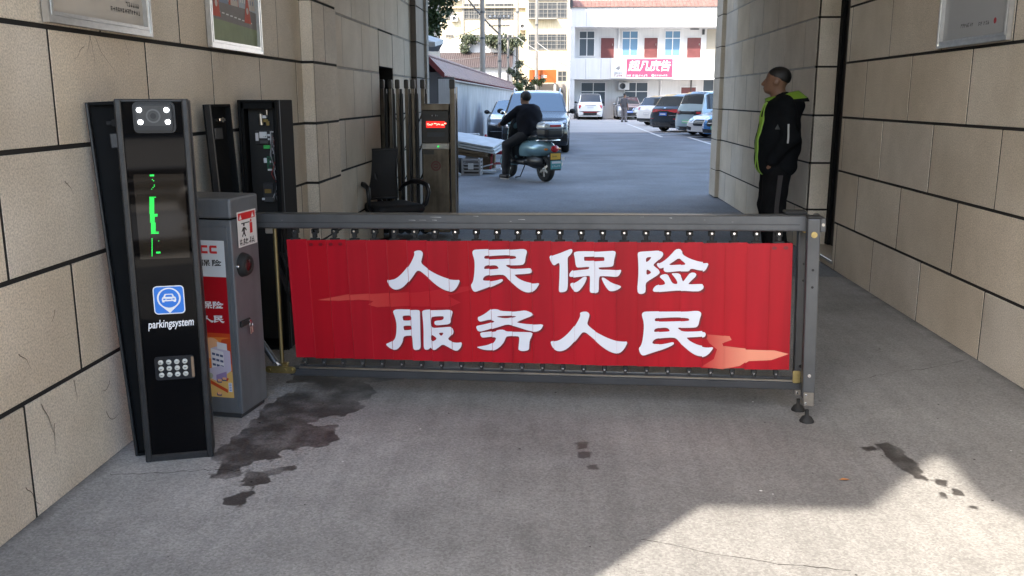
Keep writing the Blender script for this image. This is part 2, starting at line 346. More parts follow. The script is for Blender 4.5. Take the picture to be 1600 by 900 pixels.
def driveway():
    x0, x1, y0, y1, st = -1.62, 1.70, 2.98, 5.30, .014
    X = np.arange(x0, x1 + 1e-6, st); Y = np.arange(y0, y1 + 1e-6, st); x1, y1 = X[-1], Y[-1]
    GX, GY = np.meshgrid(X, Y, indexing='ij'); best = np.full(GX.shape, -9.)
    # ragged outline: warp the sample points
    wx = GX + .009 * np.sin(GY * 31 + 2 * np.sin(GX * 23)) + .010 * np.sin(GX * 71 + GY * 53); wy = GY + .009 * np.sin(GX * 37 + 2 * np.sin(GY * 19)) + .010 * np.sin(GY * 83 - GX * 47)
    for bi, B in enumerate(BLOB):
        P = np.array(B) / 1000.; n = len(P); ins = np.zeros(GX.shape, bool); dm = np.full(GX.shape, 9.)
        q = 1 if bi < 2 or bi > 11 else .5
        ux = GX + (wx - GX) * q; uy = GY + (wy - GY) * q
        for i in range(n):
            a, b = P[i], P[(i + 1) % n]; d = b - a
            t = np.clip(((ux - a[0]) * d[0] + (uy - a[1]) * d[1]) / (d @ d), 0, 1)
            dm = np.minimum(dm, np.hypot(ux - a[0] - t * d[0], uy - a[1] - t * d[1]))
            c = ((a[1] > uy) != (b[1] > uy)) & (ux < (b[0] - a[0]) * (uy - a[1]) / (b[1] - a[1] + 1e-12) + a[0]); ins ^= c
        best = np.maximum(best, np.where(ins, dm, -dm))
    best = best + np.where(GX > -.5, .003, 0); wet = np.clip(.5 + best / .05, 0, 1)
    nx, ny = GX.shape
    vs = [(float(a), float(b), 0) for a, b in zip(GX.ravel(), GY.ravel())]
    fs = [(i * ny + j, (i + 1) * ny + j, (i + 1) * ny + j + 1, i * ny + j + 1) for i in range(nx - 1) for j in range(ny - 1)]
    o = len(vs)
    for a, b, c, d in ((-1.95, 2.5, -.02, y0), (-1.95, 2.5, y1, 7.7), (-1.95, x0, y0, y1), (x1, 2.5, y0, y1)):
        k = len(vs); vs += [(a, c, 0), (b, c, 0), (b, d, 0), (a, d, 0)]; fs.append((k, k + 1, k + 2, k + 3))
    mb = MB(); mb.add(vs, fs, M_conc)
    r = random.Random(2); ck = mat('crack dirt', (.05, .046, .042), .95)
    for P in ([(-1.82, 3.335), (-1.62, 3.36), (-1.45, 3.40), (-1.28, 3.40)], [(2.40, 5.2), (2.1, 5.0), (1.9, 4.95), (1.55, 4.7)], [(.3, 2.9), (.7, 2.75), (1.0, 2.72)]):
        pts = []
        for a, b in zip(P, P[1:]):
            for k in range(8): pts.append((a[0] + (b[0] - a[0]) * k / 8 + r.uniform(-.008, .008), a[1] + (b[1] - a[1]) * k / 8 + r.uniform(-.008, .008)))
        for a, b in zip(pts, pts[1:]):
            w = r.uniform(.0008, .0028); mb.quad((a[0], a[1] - w, .0012), (b[0], b[1] - w, .0012), (b[0], b[1] + w, .0012), (a[0], a[1] + w, .0012), ck)
    for k in range(60):
        a, b, s = r.uniform(-1.8, 2.4), r.uniform(2.3, 5.5), r.uniform(.003, .008); mb.add([(a + s * cos(t) * r.uniform(.6, 1.2), b + s * sin(t) * r.uniform(.6, 1.2), .0014) for t in (0, 1.2, 2.4, 3.7, 5)], [(0, 1, 2, 3, 4)], ck if k % 4 else M_white)
    ob = mb.build('driveway', fixn=False)
    at = ob.data.attributes.new('wet', 'FLOAT', 'POINT')
    at.data.foreach_set('value', np.concatenate([wet.ravel(), np.zeros(len(ob.data.vertices) - o)]).astype(np.float32))
    return struct(ob)
driveway()

# ------------------------------------------------------------------ stone-clad passage walls
ZL = [0, .435, .876, 1.317, 1.758, 2.20, 2.64, 3.08, 3.52, 3.96, 4.40, 4.84, 5.28, 6.80]
ZR = [0, .415, .875, 1.336, 1.796, 2.256, 2.716, 3.176, 3.636, 4.10, 4.56, 5.02, 6.80]
def clad(mb, fn, a0, a1, zs, pitch, first, hole=None, jh=.019, jv=.014, depth=.03, zmax=9):
    """stone slabs over a dark joint bed. fn(a, h, z): a along the wall, h out of it"""
    def bx(p, q, h0, h1, z0, z1, m, ch=0):
        c = MB(); c.box(p, q, h0, h1, z0, z1, m, ch); mb.add([fn(*v) for v in c.v], c.f, m)
    bed = [(a0, a1, zs[0], zs[-1])]
    if hole:
        h0, h1, hz0, hz1 = hole; bed = [(a0, h0, zs[0], zs[-1]), (h1, a1, zs[0], zs[-1]), (h0, h1, hz1, zs[-1])]
        if hz0 > .01: bed.append((h0, h1, zs[0], hz0))
    for p, q, z0, z1 in bed:
        if q - p > .002: bx(p, q, -.20, -.006, z0, z1, M_groove)
    for r in range(len(zs) - 1):
        off = first + (r % 2) * pitch / 2
        k = math.floor((a0 - off) / pitch); cuts = [a0]
        while off + k * pitch < a1:
            if off + k * pitch > a0 + .05: cuts.append(off + k * pitch)
            k += 1
        cuts.append(a1)
        for p, q in zip(cuts, cuts[1:]):
            z0, z1 = zs[r] + (jh / 2 if r else 0), zs[r + 1] - jh / 2
            pcs = [(p, q, z0, z1)]
            if hole:
                pcs = []
                if z0 >= hole[3] - .02 or z1 <= hole[2]: pcs = [(p, q, z0, z1)]
                else:
                    if p < hole[0]: pcs.append((p, min(q, hole[0]), z0, z1))
                    if q > hole[1]: pcs.append((max(p, hole[1]), q, z0, z1))
                    if p < hole[1] and q > hole[0] and z1 > hole[3] + .03: pcs.append((max(p, hole[0]), min(q, hole[1]), hole[3], z1))
            for a, b, c, d in pcs:
                u = jv / 2
                if b not in (a1,) and (not hole or b != hole[0]) and d - c > .02: bx(b - u, b + u, -.02, -.0018, c, d, M_groove)
                if b - a > .03 and d - c > .02:
                    e = rng.uniform(-.0012, .0012)
                    bx(a + (u if a != a0 else 0), b - (u if b != a1 else 0), -.02, e, c, d, ST[rng.integers(5)], .002)
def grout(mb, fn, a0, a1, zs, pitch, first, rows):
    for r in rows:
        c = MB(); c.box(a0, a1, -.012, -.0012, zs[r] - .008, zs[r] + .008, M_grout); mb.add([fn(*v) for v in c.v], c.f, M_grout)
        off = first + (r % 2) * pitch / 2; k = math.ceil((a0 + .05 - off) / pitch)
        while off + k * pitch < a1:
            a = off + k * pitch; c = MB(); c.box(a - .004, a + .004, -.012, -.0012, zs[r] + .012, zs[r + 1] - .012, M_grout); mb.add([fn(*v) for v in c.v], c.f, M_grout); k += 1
lw = thing('stone_wall', 'beige stone clad wall along the left side of the passage behind the black terminals', 'wall', (-1.89, 0, 0), 0, 'stone clad passage walls')
fl = lambda a, h, z: (h, a, z)
mb = MB(); clad(mb, fl, .04, 6.7, ZL, .80, 2.95); mb.build('wall_cladding', lw)
mb = MB()
clad(mb, lambda a, h, z: (a, 6.7 - h, z), 0, .088, ZL, .80, 3.4)
clad(mb, lambda a, h, z: (.09 + h, a, z), 6.7215, 7.42, ZL, .8, 7.05)
mb.build('pilaster', lw)
# scuffs and rootlets on the left wall
M_scuff = mat('brown scuff', (.13, .10, .075), .9, var=.3, vs=20)
def scuff(mb, fn, a, z, L, ang, w=.0022, seed=0):
    r = random.Random(seed); p = [(a, z)]; t = ang
    for k in range(7): t += r.uniform(-.45, .45); p.append((p[-1][0] + L / 7 * cos(t), p[-1][1] + L / 7 * sin(t)))
    for k in range(7):
        (x0, y0), (x1, y1) = p[k], p[k + 1]; d = math.hypot(x1 - x0, y1 - y0) + 1e-9; nx, ny = -(y1 - y0) / d * w * (1 - k / 9), (x1 - x0) / d * w * (1 - k / 9)
        mb.add([fn(x0 - nx, .0022, y0 - ny), fn(x1 - nx * .85, .0022, y1 - ny * .85), fn(x1 + nx * .85, .0022, y1 + ny * .85), fn(x0 + nx, .0022, y0 + ny)], [(0, 1, 2, 3)], M_scuff)
mb = MB()
for i, (a, z, L, an) in enumerate([(3.05, .40, .16, -1.5), (3.12, .30, .12, -1.7), (2.90, .14, .13, -1.4), (3.28, .42, .10, -1.2), (3.55, .33, .09, -1.9), (3.5, .21, .13, -1.3), (2.95, .62, .10, -1.1), (3.2, .72, .05, -1.6), (3.36, 1.19, .08, -.6), (3.65, 1.745, .16, -1.1), (3.66, 1.745, .12, -2.1), (3.7, 1.74, .22, -1.0), (3.95, 1.745, .12, -1.2), (3.6, 1.70, .10, -2.6), (5.05, 1.745, .10, -1.3), (5.12, 1.745, .14, -1.9), (5.3, 1.74, .08, -.9)]): scuff(mb, fl, a, z, L, an, .0022 if i < 9 else .0013, i)
mb.build('scuff_marks', lw, fixn=False)
HL = (9.62, 10.42, 0, 1.83)
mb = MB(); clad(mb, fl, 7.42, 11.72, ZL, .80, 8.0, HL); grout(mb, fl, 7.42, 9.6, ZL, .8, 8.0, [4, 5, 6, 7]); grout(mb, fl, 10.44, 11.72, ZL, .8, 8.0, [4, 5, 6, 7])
mb.build('wall_cladding', lw)
mb = MB(); mb.box(-.9, -.2, 9.3, 10.8, 0, 2.2, M_groove); mb.build('gate_recess', lw)
ST2 = mat('dark brown stone', (.12, .10, .085), .6, var=.2, vs=3)
mb = MB()
for z0, z1 in zip(ZL, ZL[1:]): mb.box(-.2, .07, 11.72, 12.42, z0 + .006, z1 - .006, ST2, .004)
mb.box(-.2, .06, 11.73, 12.41, 0, 6.8, M_groove)
for z0, z1 in zip(ZL, ZL[1:]): mb.box(-.2, .10, 12.425, 12.62, z0 + .003, z1 - .003, M_grout, .004)
mb.build('end_pilaster', lw)

rw = thing('stone_wall', 'shaded brown stone clad wall with a narrow doorway on the right of the passage', 'wall', (2.46, 0, 0), 0, 'stone clad passage walls')
fr = lambda a, h, z: (-h, a, z)
mb = MB(); clad(mb, fr, .04, 8.10, ZR, .94, 5.67 - .94 * 6 + .47); mb.build('wall_cladding', rw)
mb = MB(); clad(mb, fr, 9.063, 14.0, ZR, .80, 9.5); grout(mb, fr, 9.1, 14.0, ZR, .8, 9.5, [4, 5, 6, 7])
mb.build('wall_cladding', rw)
mb = MB(); clad(mb, lambda a, h, z: (a, 9.06 - h, z), .023, .23, ZR, 2, 5); mb.build('door_jamb', rw)
mb = MB()
for z0, z1 in zip(ZR, ZR[1:]): mb.box(-.06, .2, 14.0, 14.52, z0 + .006, z1 - .006, ST2 if 0 else ST[1], .004)
mb.box(-.05, .2, 14.01, 14.51, 0, 6.8, M_groove); mb.build('end_pilaster', rw)
M_door = mat('dark door metal', (.02, .018, .017), .5, var=.2, vs=4)
mb = MB(); mb.box(.23, .28, 7.9, 9.3, .08, 3.0, M_door); mb.box(.2, .232, 8.95, 9.04, .08, 3, M_black); mb.box(.21, .232, 8.08, 8.2, .08, 3, M_black)
d = mb.build('door', rw); mb = MB(); mb.box(.19, .21, 8.3, 8.34, 1.0, 1.14, M_steel, .004); mb.box(.205, .232, 8.31, 8.33, 1.02, 1.04, M_steel); mb.box(.205, .232, 8.31, 8.33, 1.10, 1.12, M_steel); mb.build('handle', d)
mb = MB(); mb.box(.0, .6, 8.05, 9.05, .001, .07, ST[1], .004); mb.box(-.012, .0, 8.06, 9.04, .045, .074, M_alu, .003); mb.build('threshold', rw)

# ------------------------------------------------------------------ the building over the passage
M_ceil = mat('white ceiling render', (.46, .44, .41), .85, var=.15, vs=1)
M_fac = mat('beige facade stone', (.40, .35, .29), .7, var=.15, vs=.6, speck=.2, ss=60)
gb = thing('gate_building', 'tall stone building that the passage runs through, its ceiling above the barrier', 'building', (0, 0, 0))
mb = MB(); mb.box(-2.6, 2.9, -1.4, 13.4, 6.8, 7.1, M_ceil); mb.box(-2.05, 2.6, 10.6, 13.38, 3.3, 6.795, M_ceil); mb.build('ceiling', gb)  # the low far block is an unseen beam added to hold back courtyard light
mb = MB(); mb.box(-24, 24, .12, 13.4, 7.105, 36, M_fac); mb.build('upper_storeys', gb)
mb = MB(); mb.box(-24, -2.3, .12, 12.6, 0, 7.1, M_fac); mb.box(2.9, 24, .12, 13.4, 0, 7.1, M_fac); mb.build('ground_storey', gb)
# unseen portal fascia, raised to admit sky light and notched for the sun patch
lp = [(-9, 9), (-9, 5.9), (-2.475, 5.92), (-2.44, 6.63), (-2.23, 6.30), (-2.11, 6.07), (-1.90, 5.84), (9, 5.84), (9, 9)]
mb = MB(); mb.prism([lp], lambda a, b, h: (a, -1.5 - h, b), -.098, 0, M_fac)
for s in (-1, 1): mb.box(min(s * 9, s * 2.62), max(s * 9, s * 2.62), -1.4, .0, 6.9, 7.2, M_fac)
for x0, x1 in ((-24, -1.95), (2.52, 24)): mb.box(x0, x1, .0, .118, 0, 7.1, M_fac); mb.build('light_shaping_fascia', gb)

# ------------------------------------------------------------------ framed pictures on the walls
def wallpic(x, sgn, y0, y1, z0, z1, label, art):
    t = thing('picture_frame', label, 'picture', (x, (y0 + y1) / 2, z0), 0, 'framed pictures on the passage walls')
    w = (y1 - y0) / 2; h = z1 - z0
    fn = lambda a, b, hh=0: (sgn * hh, a, b)
    mb = MB(); e = .042
    for k, (i, o, hh) in enumerate(((0, .014, .030), (.014, .028, .024), (.028, e, .028))):
        mb.prism([rect(-w + i, w - i, i, h - i), rect(-w + o, w - o, o, h - o)[::-1]], fn, .004, hh, M_alu)
    mb.build('frame', t)
    p = MB(); art(p, fn, w - e, e, h - e); p.build('picture', t)
    return t
M_paper = mat('ink picture paper', (.50, .46, .40), .5, var=.1, vs=3)
M_ink = mat('grey ink wash', (.14, .15, .15), .6, var=.5, vs=14)
M_ink2 = mat('light ink wash', (.32, .32, .31), .6, var=.35, vs=20)
M_inkb = mat('black ink', (.03, .03, .03), .6)
def strokes(p, fn, a0, b0, n, size, h, m, dir=1, seed=1):
    r = random.Random(seed); a = a0
    for i in range(n):
        if r.random() < .1: a += dir * size * .6; continue
        for k in range(4):
            if k % 2: q = a + dir * r.random() * size * .7; p.poly([rect(min(q, q + size * .13), max(q, q + size * .13), b0 - size * .45, b0 + size * .45)], lambda u, v: fn(u, v, h), m)
            else: z = b0 - size * .4 + r.random() * size * .8; p.poly([rect(min(a, a + dir * size * .75), max(a, a + dir * size * .75), z, z + size * .12)], lambda u, v: fn(u, v, h), m)
        a += dir * size
def art_ink(p, fn, w, z0, z1):
    p.poly([rect(-w, w, z0, z1)], lambda a, b: fn(a, b, .008), M_paper)
    r = random.Random(3)
    up = [(-w + .05, z1 - .02)] + [(-w + .05 + i * .022, z0 + .26 - .10 * (i / 32) + r.uniform(-.02, .02) - (.03 if i % 3 == 0 else 0)) for i in range(33)] + [(w - .01, z1 - .02)]
    p.poly([up], lambda a, b: fn(a, b, .0085), M_ink2)
    for k in range(9):
        c = -w + .1 + k * .075; b = z0 + .27 - k * .012
        p.poly([[(c + .045 * cos(t) * r.uniform(.6, 1.1), b + .03 * sin(t) * r.uniform(.6, 1.2)) for t in [i * .52 for i in range(12)]]], lambda a, bb: fn(a, bb, .009), M_ink if k % 2 else M_paper)
    strokes(p, fn, w - .16, z0 + .085, 6, .021, .0095, M_inkb, 1, 5); strokes(p, fn, w - .30, z0 + .055, 13, .021, .0095, M_inkb, 1, 6)
AC = {k: mat('drawing ' + k, c, .6, var=.12, vs=12) for k, c in dict(sky=(.45, .52, .58), pink=(.55, .25, .30), blue=(.22, .27, .38), red=(.55, .09, .05), pale=(.60, .55, .50), road=(.22, .20, .19), grass=(.25, .30, .17), sand=(.5, .42, .32)).items()}
def art_city(p, fn, w, z0, z1):
    L = lambda h: (lambda a, b: fn(a, b, h))
    p.poly([rect(-w, w, z0, z1)], L(.008), AC['sky'])
    p.poly([rect(-w, w, z0, z0 + .12)], L(.0082), AC['grass'])
    p.poly([[(-w, z0 + .12), (w, z0 + .10), (w, z0 + .20), (-w, z0 + .24)]], L(.0084), AC['road'])
    for i in range(9): p.poly([rect(-w + .12 + i * .065, -w + .16 + i * .065, z0 + .155 - i * .003, z0 + .162 - i * .003)], L(.0086), M_white)
    for i, (a, b, hh, c) in enumerate([(-w + .01, .14, .46, 'pink'), (-w + .16, .13, .40, 'blue'), (-w + .30, .16, .16, 'red'), (-w + .33, .12, .50, 'pale'), (w - .30, .12, .48, 'sky'), (w - .17, .15, .52, 'pale')]):
        p.poly([rect(a, a + b, z0 + .21, min(z1 - .005, z0 + .21 + hh))], L(.0087 + i * .0002), AC[c])
        for r in range(7):
            for q in range(3):
                if z0 + .25 + r * .045 < min(z1, z0 + .21 + hh) - .03: p.poly([rect(a + .02 + q * b / 3.4, a + .02 + q * b / 3.4 + .018, z0 + .24 + r * .045, z0 + .265 + r * .045)], L(.0102), M_white if c != 'pale' else AC['blue'])
    for c in (-w + .10, w - .16):
        p.poly([[(c - .06, z0 + .13), (c + .06, z0 + .13), (c + .02, z0 + .26), (c, z0 + .31), (c - .02, z0 + .26)]], L(.0106), AC['red'])
        p.poly([disc(c, z0 + .2, .02, 10)], L(.011), AC['pale'])
M_board = mat('grey notice board', (.36, .37, .38), .45, var=.06, vs=2)
M_seal = mat('red seal', (.35, .02, .03), .6)
def art_board(p, fn, w, z0, z1):
    p.poly([rect(-w, w, z0, z1)], lambda a, b: fn(a, b, .008), M_board)
    strokes(p, fn, .17, z0 + .075, 8, .024, .009, M_inkb, -1, 8); strokes(p, fn, -.07, z0 + .07, 6, .024, .009, M_inkb, -1, 9)
    p.poly([disc(-.27, z0 + .075, .017)], lambda a, b: fn(a, b, .009), M_seal)
wallpic(-1.888, 1, 3.316, 4.174, 1.772, 2.36, 'silver framed ink landscape with a small caption on the left wall, nearer the camera', art_ink)
wallpic(-1.888, 1, 4.892, 5.74, 1.768, 2.36, 'silver framed colour drawing of a street with buildings and red cones on the left wall', art_city)
wallpic(2.458, -1, 5.209, 6.144, 1.812, 2.42, 'silver framed grey board with small writing and a red seal on the right wall', art_board)
GLY = {"ren":[[0,719,764,732,770,752,771,764,762,765,750,759,729,754,710,769,695,795,675,826,658,857,644,893,632,924,629,948,630,939,606,926,585,910,572,892,570,866,578,840,593,814,613,789,636,763,658,748,669,736,670,728,664,713,642,694,618,672,593,651,577,629,570,611,572,595,583,585,599,581,617,596,619,618,623,639,636,661,656,682,680,701,706,715,733,722,751]],"min":[[0,1009,768,1016,778,1034,781,1098,782,1202,784,1258,789,1273,784,1278,774,1273,756,1269,738,1267,723,1260,712,1243,709,1202,708,1177,708,1175,704,1187,695,1207,690,1258,692,1294,695,1302,686,1299,672,1288,668,1258,665,1220,663,1216,660,1233,645,1258,632,1284,624,1309,620,1339,624,1332,609,1319,590,1299,576,1279,574,1256,581,1233,596,1210,616,1187,636,1172,654,1156,661,1097,656,1074,651,1063,640,1061,627,1097,626,1130,632,1154,639,1161,634,1156,625,1130,611,1097,597,1053,581,1024,570,1012,574,1004,589,1000,605,1009,616,1015,636,1019,668,1021,709,1018,735,1012,753],[1,1070,747,1077,750,1156,756,1217,755,1226,747,1220,740,1156,737,1080,734,1068,737],[1,1067,690,1072,699,1085,703,1115,707,1131,704,1140,691,1131,688,1085,685,1069,684]],"bao":[[0,1385,755,1403,762,1437,773,1468,786,1488,793,1496,789,1495,777,1486,764,1474,753,1473,737,1475,690,1476,637,1475,600,1468,586,1449,581,1434,582,1432,593,1434,636,1435,689,1435,720,1429,726,1419,719,1409,713,1398,720,1390,735],[0,1501,777,1509,783,1530,786,1602,785,1668,789,1694,790,1702,784,1700,769,1695,748,1693,724,1688,715,1670,712,1624,710,1621,707,1627,699,1670,699,1711,697,1731,700,1725,680,1715,667,1702,664,1671,667,1635,668,1626,665,1624,641,1625,593,1616,585,1595,582,1582,586,1582,613,1582,661,1578,667,1552,664,1511,659,1490,656,1481,661,1485,677,1497,690,1526,694,1572,698,1578,704,1576,711,1526,706,1515,709,1510,728,1507,754],[1,1551,758,1556,759,1643,761,1648,757,1649,744,1644,741,1556,738,1552,742],[0,1484,624,1509,631,1532,646,1550,661,1565,663,1566,652,1558,631,1543,607,1528,590,1512,586,1497,597],[0,1635,658,1645,662,1661,652,1687,634,1718,625,1734,617,1719,604,1698,595,1678,594,1665,605,1651,626]],"xian":[[0,1804,784,1816,790,1856,792,1907,795,1922,789,1925,776,1916,761,1894,742,1878,726,1889,716,1905,703,1912,693,1906,680,1881,663,1856,647,1846,636,1848,599,1842,589,1825,584,1811,590,1807,609,1810,646,1811,698,1808,750],[1,1845,762,1870,765,1865,754,1853,742,1844,740],[1,1848,704,1859,702,1872,690,1862,681,1849,678],[0,1894,733,1914,737,1938,754,1963,780,1980,801,1997,805,2012,797,2013,781,2039,764,2074,750,2110,742,2137,744,2130,722,2121,706,2109,702,2086,705,2066,711,2053,710,2049,702,2041,698,2006,699,1951,692,1933,695,1928,706,1930,716,1915,710,1902,715],[1,1947,726,1974,744,1996,761,2014,750,2034,731,2005,729],[0,1911,670,1918,679,1936,684,1949,681,1959,663,1970,642,1981,636,1996,636,1993,651,1979,671,1965,686,1976,688,1996,688,2008,682,2015,664,2021,649,2028,657,2040,675,2052,691,2069,694,2082,687,2080,674,2063,658,2046,639,2051,636,2104,638,2119,636,2117,620,2108,607,2090,601,2010,606,1929,598,1893,595,1880,600,1885,616,1900,630,1922,630,1940,635,1932,652,1919,662]],"fu":[[0,604,459,613,468,632,471,696,470,735,472,743,466,743,442,743,394,743,330,744,287,739,270,718,264,704,269,702,296,700,334,695,337,663,334,655,324,652,305,640,283,624,265,605,260,586,267,570,280,564,289,584,297,601,306,613,322,619,347,622,390,617,422,610,443],[1,654,435,663,439,692,440,698,435,697,419,692,414,662,413,656,417],[1,657,383,664,387,691,388,698,385,699,369,692,365,664,363,659,367],[0,754,461,759,470,780,474,844,475,896,478,909,471,904,453,898,431,899,415,890,404,863,401,826,397,815,403,814,415,822,421,853,424,862,430,864,442,856,445,806,442,798,433,798,396,805,384,842,386,890,391,903,389,913,371,907,354,889,338,883,327,904,314,930,311,953,315,951,297,943,281,927,269,906,274,880,289,856,301,835,285,814,269,800,273,795,281,784,269,768,267,759,276,759,314,760,368,758,421],[1,834,359,863,361,854,347,847,343],[1,798,349,812,343,828,328,798,310]],"wu":[[0,1034,444,1047,448,1073,463,1094,480,1107,488,1135,487,1148,479,1207,477,1248,482,1269,485,1294,477,1310,467,1300,456,1269,444,1228,426,1233,422,1269,417,1310,415,1359,419,1354,402,1341,386,1315,378,1284,384,1248,395,1207,407,1179,412,1145,400,1098,385,1057,372,1036,370,1028,383,1024,398,1052,404,1093,414,1119,424,1109,430,1094,432,1062,424,1044,420,1035,428],[1,1122,452,1207,457,1228,454,1207,447,1176,442,1145,445],[0,1044,359,1052,366,1083,370,1124,374,1127,381,1143,384,1163,385,1176,376,1207,376,1259,376,1308,375,1303,355,1292,334,1290,307,1289,288,1280,282,1254,278,1236,284,1236,294,1239,321,1241,348,1233,355,1181,352,1174,345,1166,324,1150,302,1129,285,1108,276,1072,276,1046,282,1025,291,1051,296,1082,302,1109,314,1122,330,1125,345,1098,345,1062,339,1051,342]]}
GL = {k: [(p[0], [(p[i] / 1000, p[i + 1] / 1000) for i in range(1, len(p), 2)]) for p in v] for k, v in GLY.items()}
GC = {k: (min(q[0] for _, L in v for q in L) + max(q[0] for _, L in v for q in L)) / 2 for k, v in GL.items()}
def smooth(L):
    R = []
    for i, p in enumerate(L):
        q = L[(i + 1) % len(L)]; R += [(p[0] * .75 + q[0] * .25, p[1] * .75 + q[1] * .25), (p[0] * .25 + q[0] * .75, p[1] * .25 + q[1] * .75)]
    return R
def unsh(p): z0 = p[1] - .0133 * p[0]; return (p[0] + .034 * (z0 - .2), z0)
def glyph_tris(k, f, grow=0):
    """triangles of one character after mapping every outline point with f"""
    out = []; cur = []
    def flush():
        if cur:
            fl = [p for L in cur for p in L]
            for t in tessellate_polygon([[Vector((p[0], p[1], 0)) for p in L] for L in cur]): out.append([fl[i] for i in t])
    for hole, P in GL[k]:
        P = smooth([f(p) for p in P])
        if hole: cur.append(P)
        else: flush(); cur.clear(); cur.append(P)
    flush(); return out
def clipu(poly, lo, hi):
    for s, c in ((1, lo), (-1, hi)):
        R = []
        for i, p in enumerate(poly):
            q = poly[(i + 1) % len(poly)]; a = s * (p[0] - c); b = s * (q[0] - c)
            if a >= 0: R.append(p)
            if (a >= 0) != (b >= 0):
                t = a / (a - b); R.append((p[0] + (q[0] - p[0]) * t, p[1] + (q[1] - p[1]) * t))
        poly = R
        if len(poly) < 3: return []
    return poly

# ------------------------------------------------------------------ the barrier
M_red = mat('red printed panel', (.40, .003, .011), .45, var=.08, vs=3, spec=.3)
M_reds = [mat('red printed panel %d' % i, c, .45, var=.10, vs=1.5, spec=.3, streak=.14) for i, c in enumerate([(.395, .003, .011), (.383, .003, .011), (.405, .0035, .013), (.39, .003, .013)])]
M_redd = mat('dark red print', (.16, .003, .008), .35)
M_redl = mat('light red print', (.55, .07, .05), .35, var=.3, vs=9)
M_org = mat('salmon print', (.72, .22, .14), .35, var=.2, vs=6)
M_let = mat('white lettering', (.70, .71, .76), .4)
M_letw = mat('white letter edge', (.86, .86, .88), .4)
M_gm = mat('grey metallic paint', (.088, .092, .097), .38, .35, var=.22, vs=5, bump=.03, bs=600)
M_gm2 = mat('dark grey metallic paint', (.05, .052, .056), .38, .3, var=.2, vs=5)
M_scr = mat('bare scratch', (.32, .32, .32), .5, .3)
bar = thing('barrier_gate', 'wide barrier gate hung with red slats lettered in white across the passage', 'barrier', (-1.42, 4.38, 0), atan2(-.21, 2.57))
wp = lambda p: (p[0] - .034 * (p[2] - .2), p[1], p[2] + .0133 * p[0])
NS = 24; U0, U1, Z0, Z1 = .0881, 2.5294, .2003, .809; SW = (U1 - U0) / NS
layers = []   # (triangles, material, height)
def addg(k, f):
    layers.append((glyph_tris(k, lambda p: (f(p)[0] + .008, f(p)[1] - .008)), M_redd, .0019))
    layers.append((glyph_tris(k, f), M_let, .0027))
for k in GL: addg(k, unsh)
def mapto(k, d):       # the second pair of the same characters, lower right
    a = (GL[k][0][1])
    addg(k, lambda p: unsh((d[0] + (p[0] - d[1]) * d[2], d[3] + (p[1] - d[4]) * d[2])))
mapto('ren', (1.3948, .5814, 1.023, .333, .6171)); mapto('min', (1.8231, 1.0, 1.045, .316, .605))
c1 = [(.2181, .5077), (.3791, .5388), (.5934, .5515), (.7562, .5627), (.8856, .5889), (.9975, .5985), (1.0133, .5829), (.885, .5502), (.9487, .5166), (.884, .4887), (.6896, .4892), (.5255, .4776), (.4798, .4893), (.5068, .5098), (.4278, .514), (.328, .5044)]
c2 = [(2.1302, .3984), (2.2503, .39), (2.2602, .3714), (2.2162, .354), (2.2228, .3415), (2.328, .3296), (2.4616, .3283), (2.5275, .3119), (2.4496, .2804), (2.3459, .2731), (2.3026, .2427), (2.2282, .2269), (2.1221, .2354), (2.1807, .2762), (2.1936, .3245), (2.1561, .3549)]
def flat_tris(L):
    L = [unsh(p) for p in L]; return [[L[i] for i in t] for t in tessellate_polygon([[Vector((p[0], p[1], 0)) for p in L]])]
def grad(name, base, col, a0, a1):      # printed fade from red to salmon along the panel
    m = mat(name, base, .35); n = m.node_tree; tc = n.nodes.new('ShaderNodeTexCoord'); sx = n.nodes.new('ShaderNodeSeparateXYZ'); n.links.new(tc.outputs['Object'], sx.inputs[0])
    r = n.nodes.new('ShaderNodeMapRange'); r.inputs[1].default_value = a0; r.inputs[2].default_value = a1; n.links.new(sx.outputs[0], r.inputs[0])
    x = n.nodes.new('ShaderNodeMix'); x.data_type = 'RGBA'; x.inputs[6].default_value = (*base, 1); x.inputs[7].default_value = (*col, 1); n.links.new(r.outputs[0], x.inputs[0]); n.links.new(x.outputs[2], n.nodes['Principled BSDF'].inputs['Base Color']); return m
layers.append((flat_tris(c1), grad('printed red ribbon', (.42, .004, .012), (.58, .08, .06), .70, .22), .0017))
layers.append((flat_tris(c2), grad('printed salmon ribbon', (.42, .004, .012), (.74, .27, .17), 2.12, 2.34), .0017))
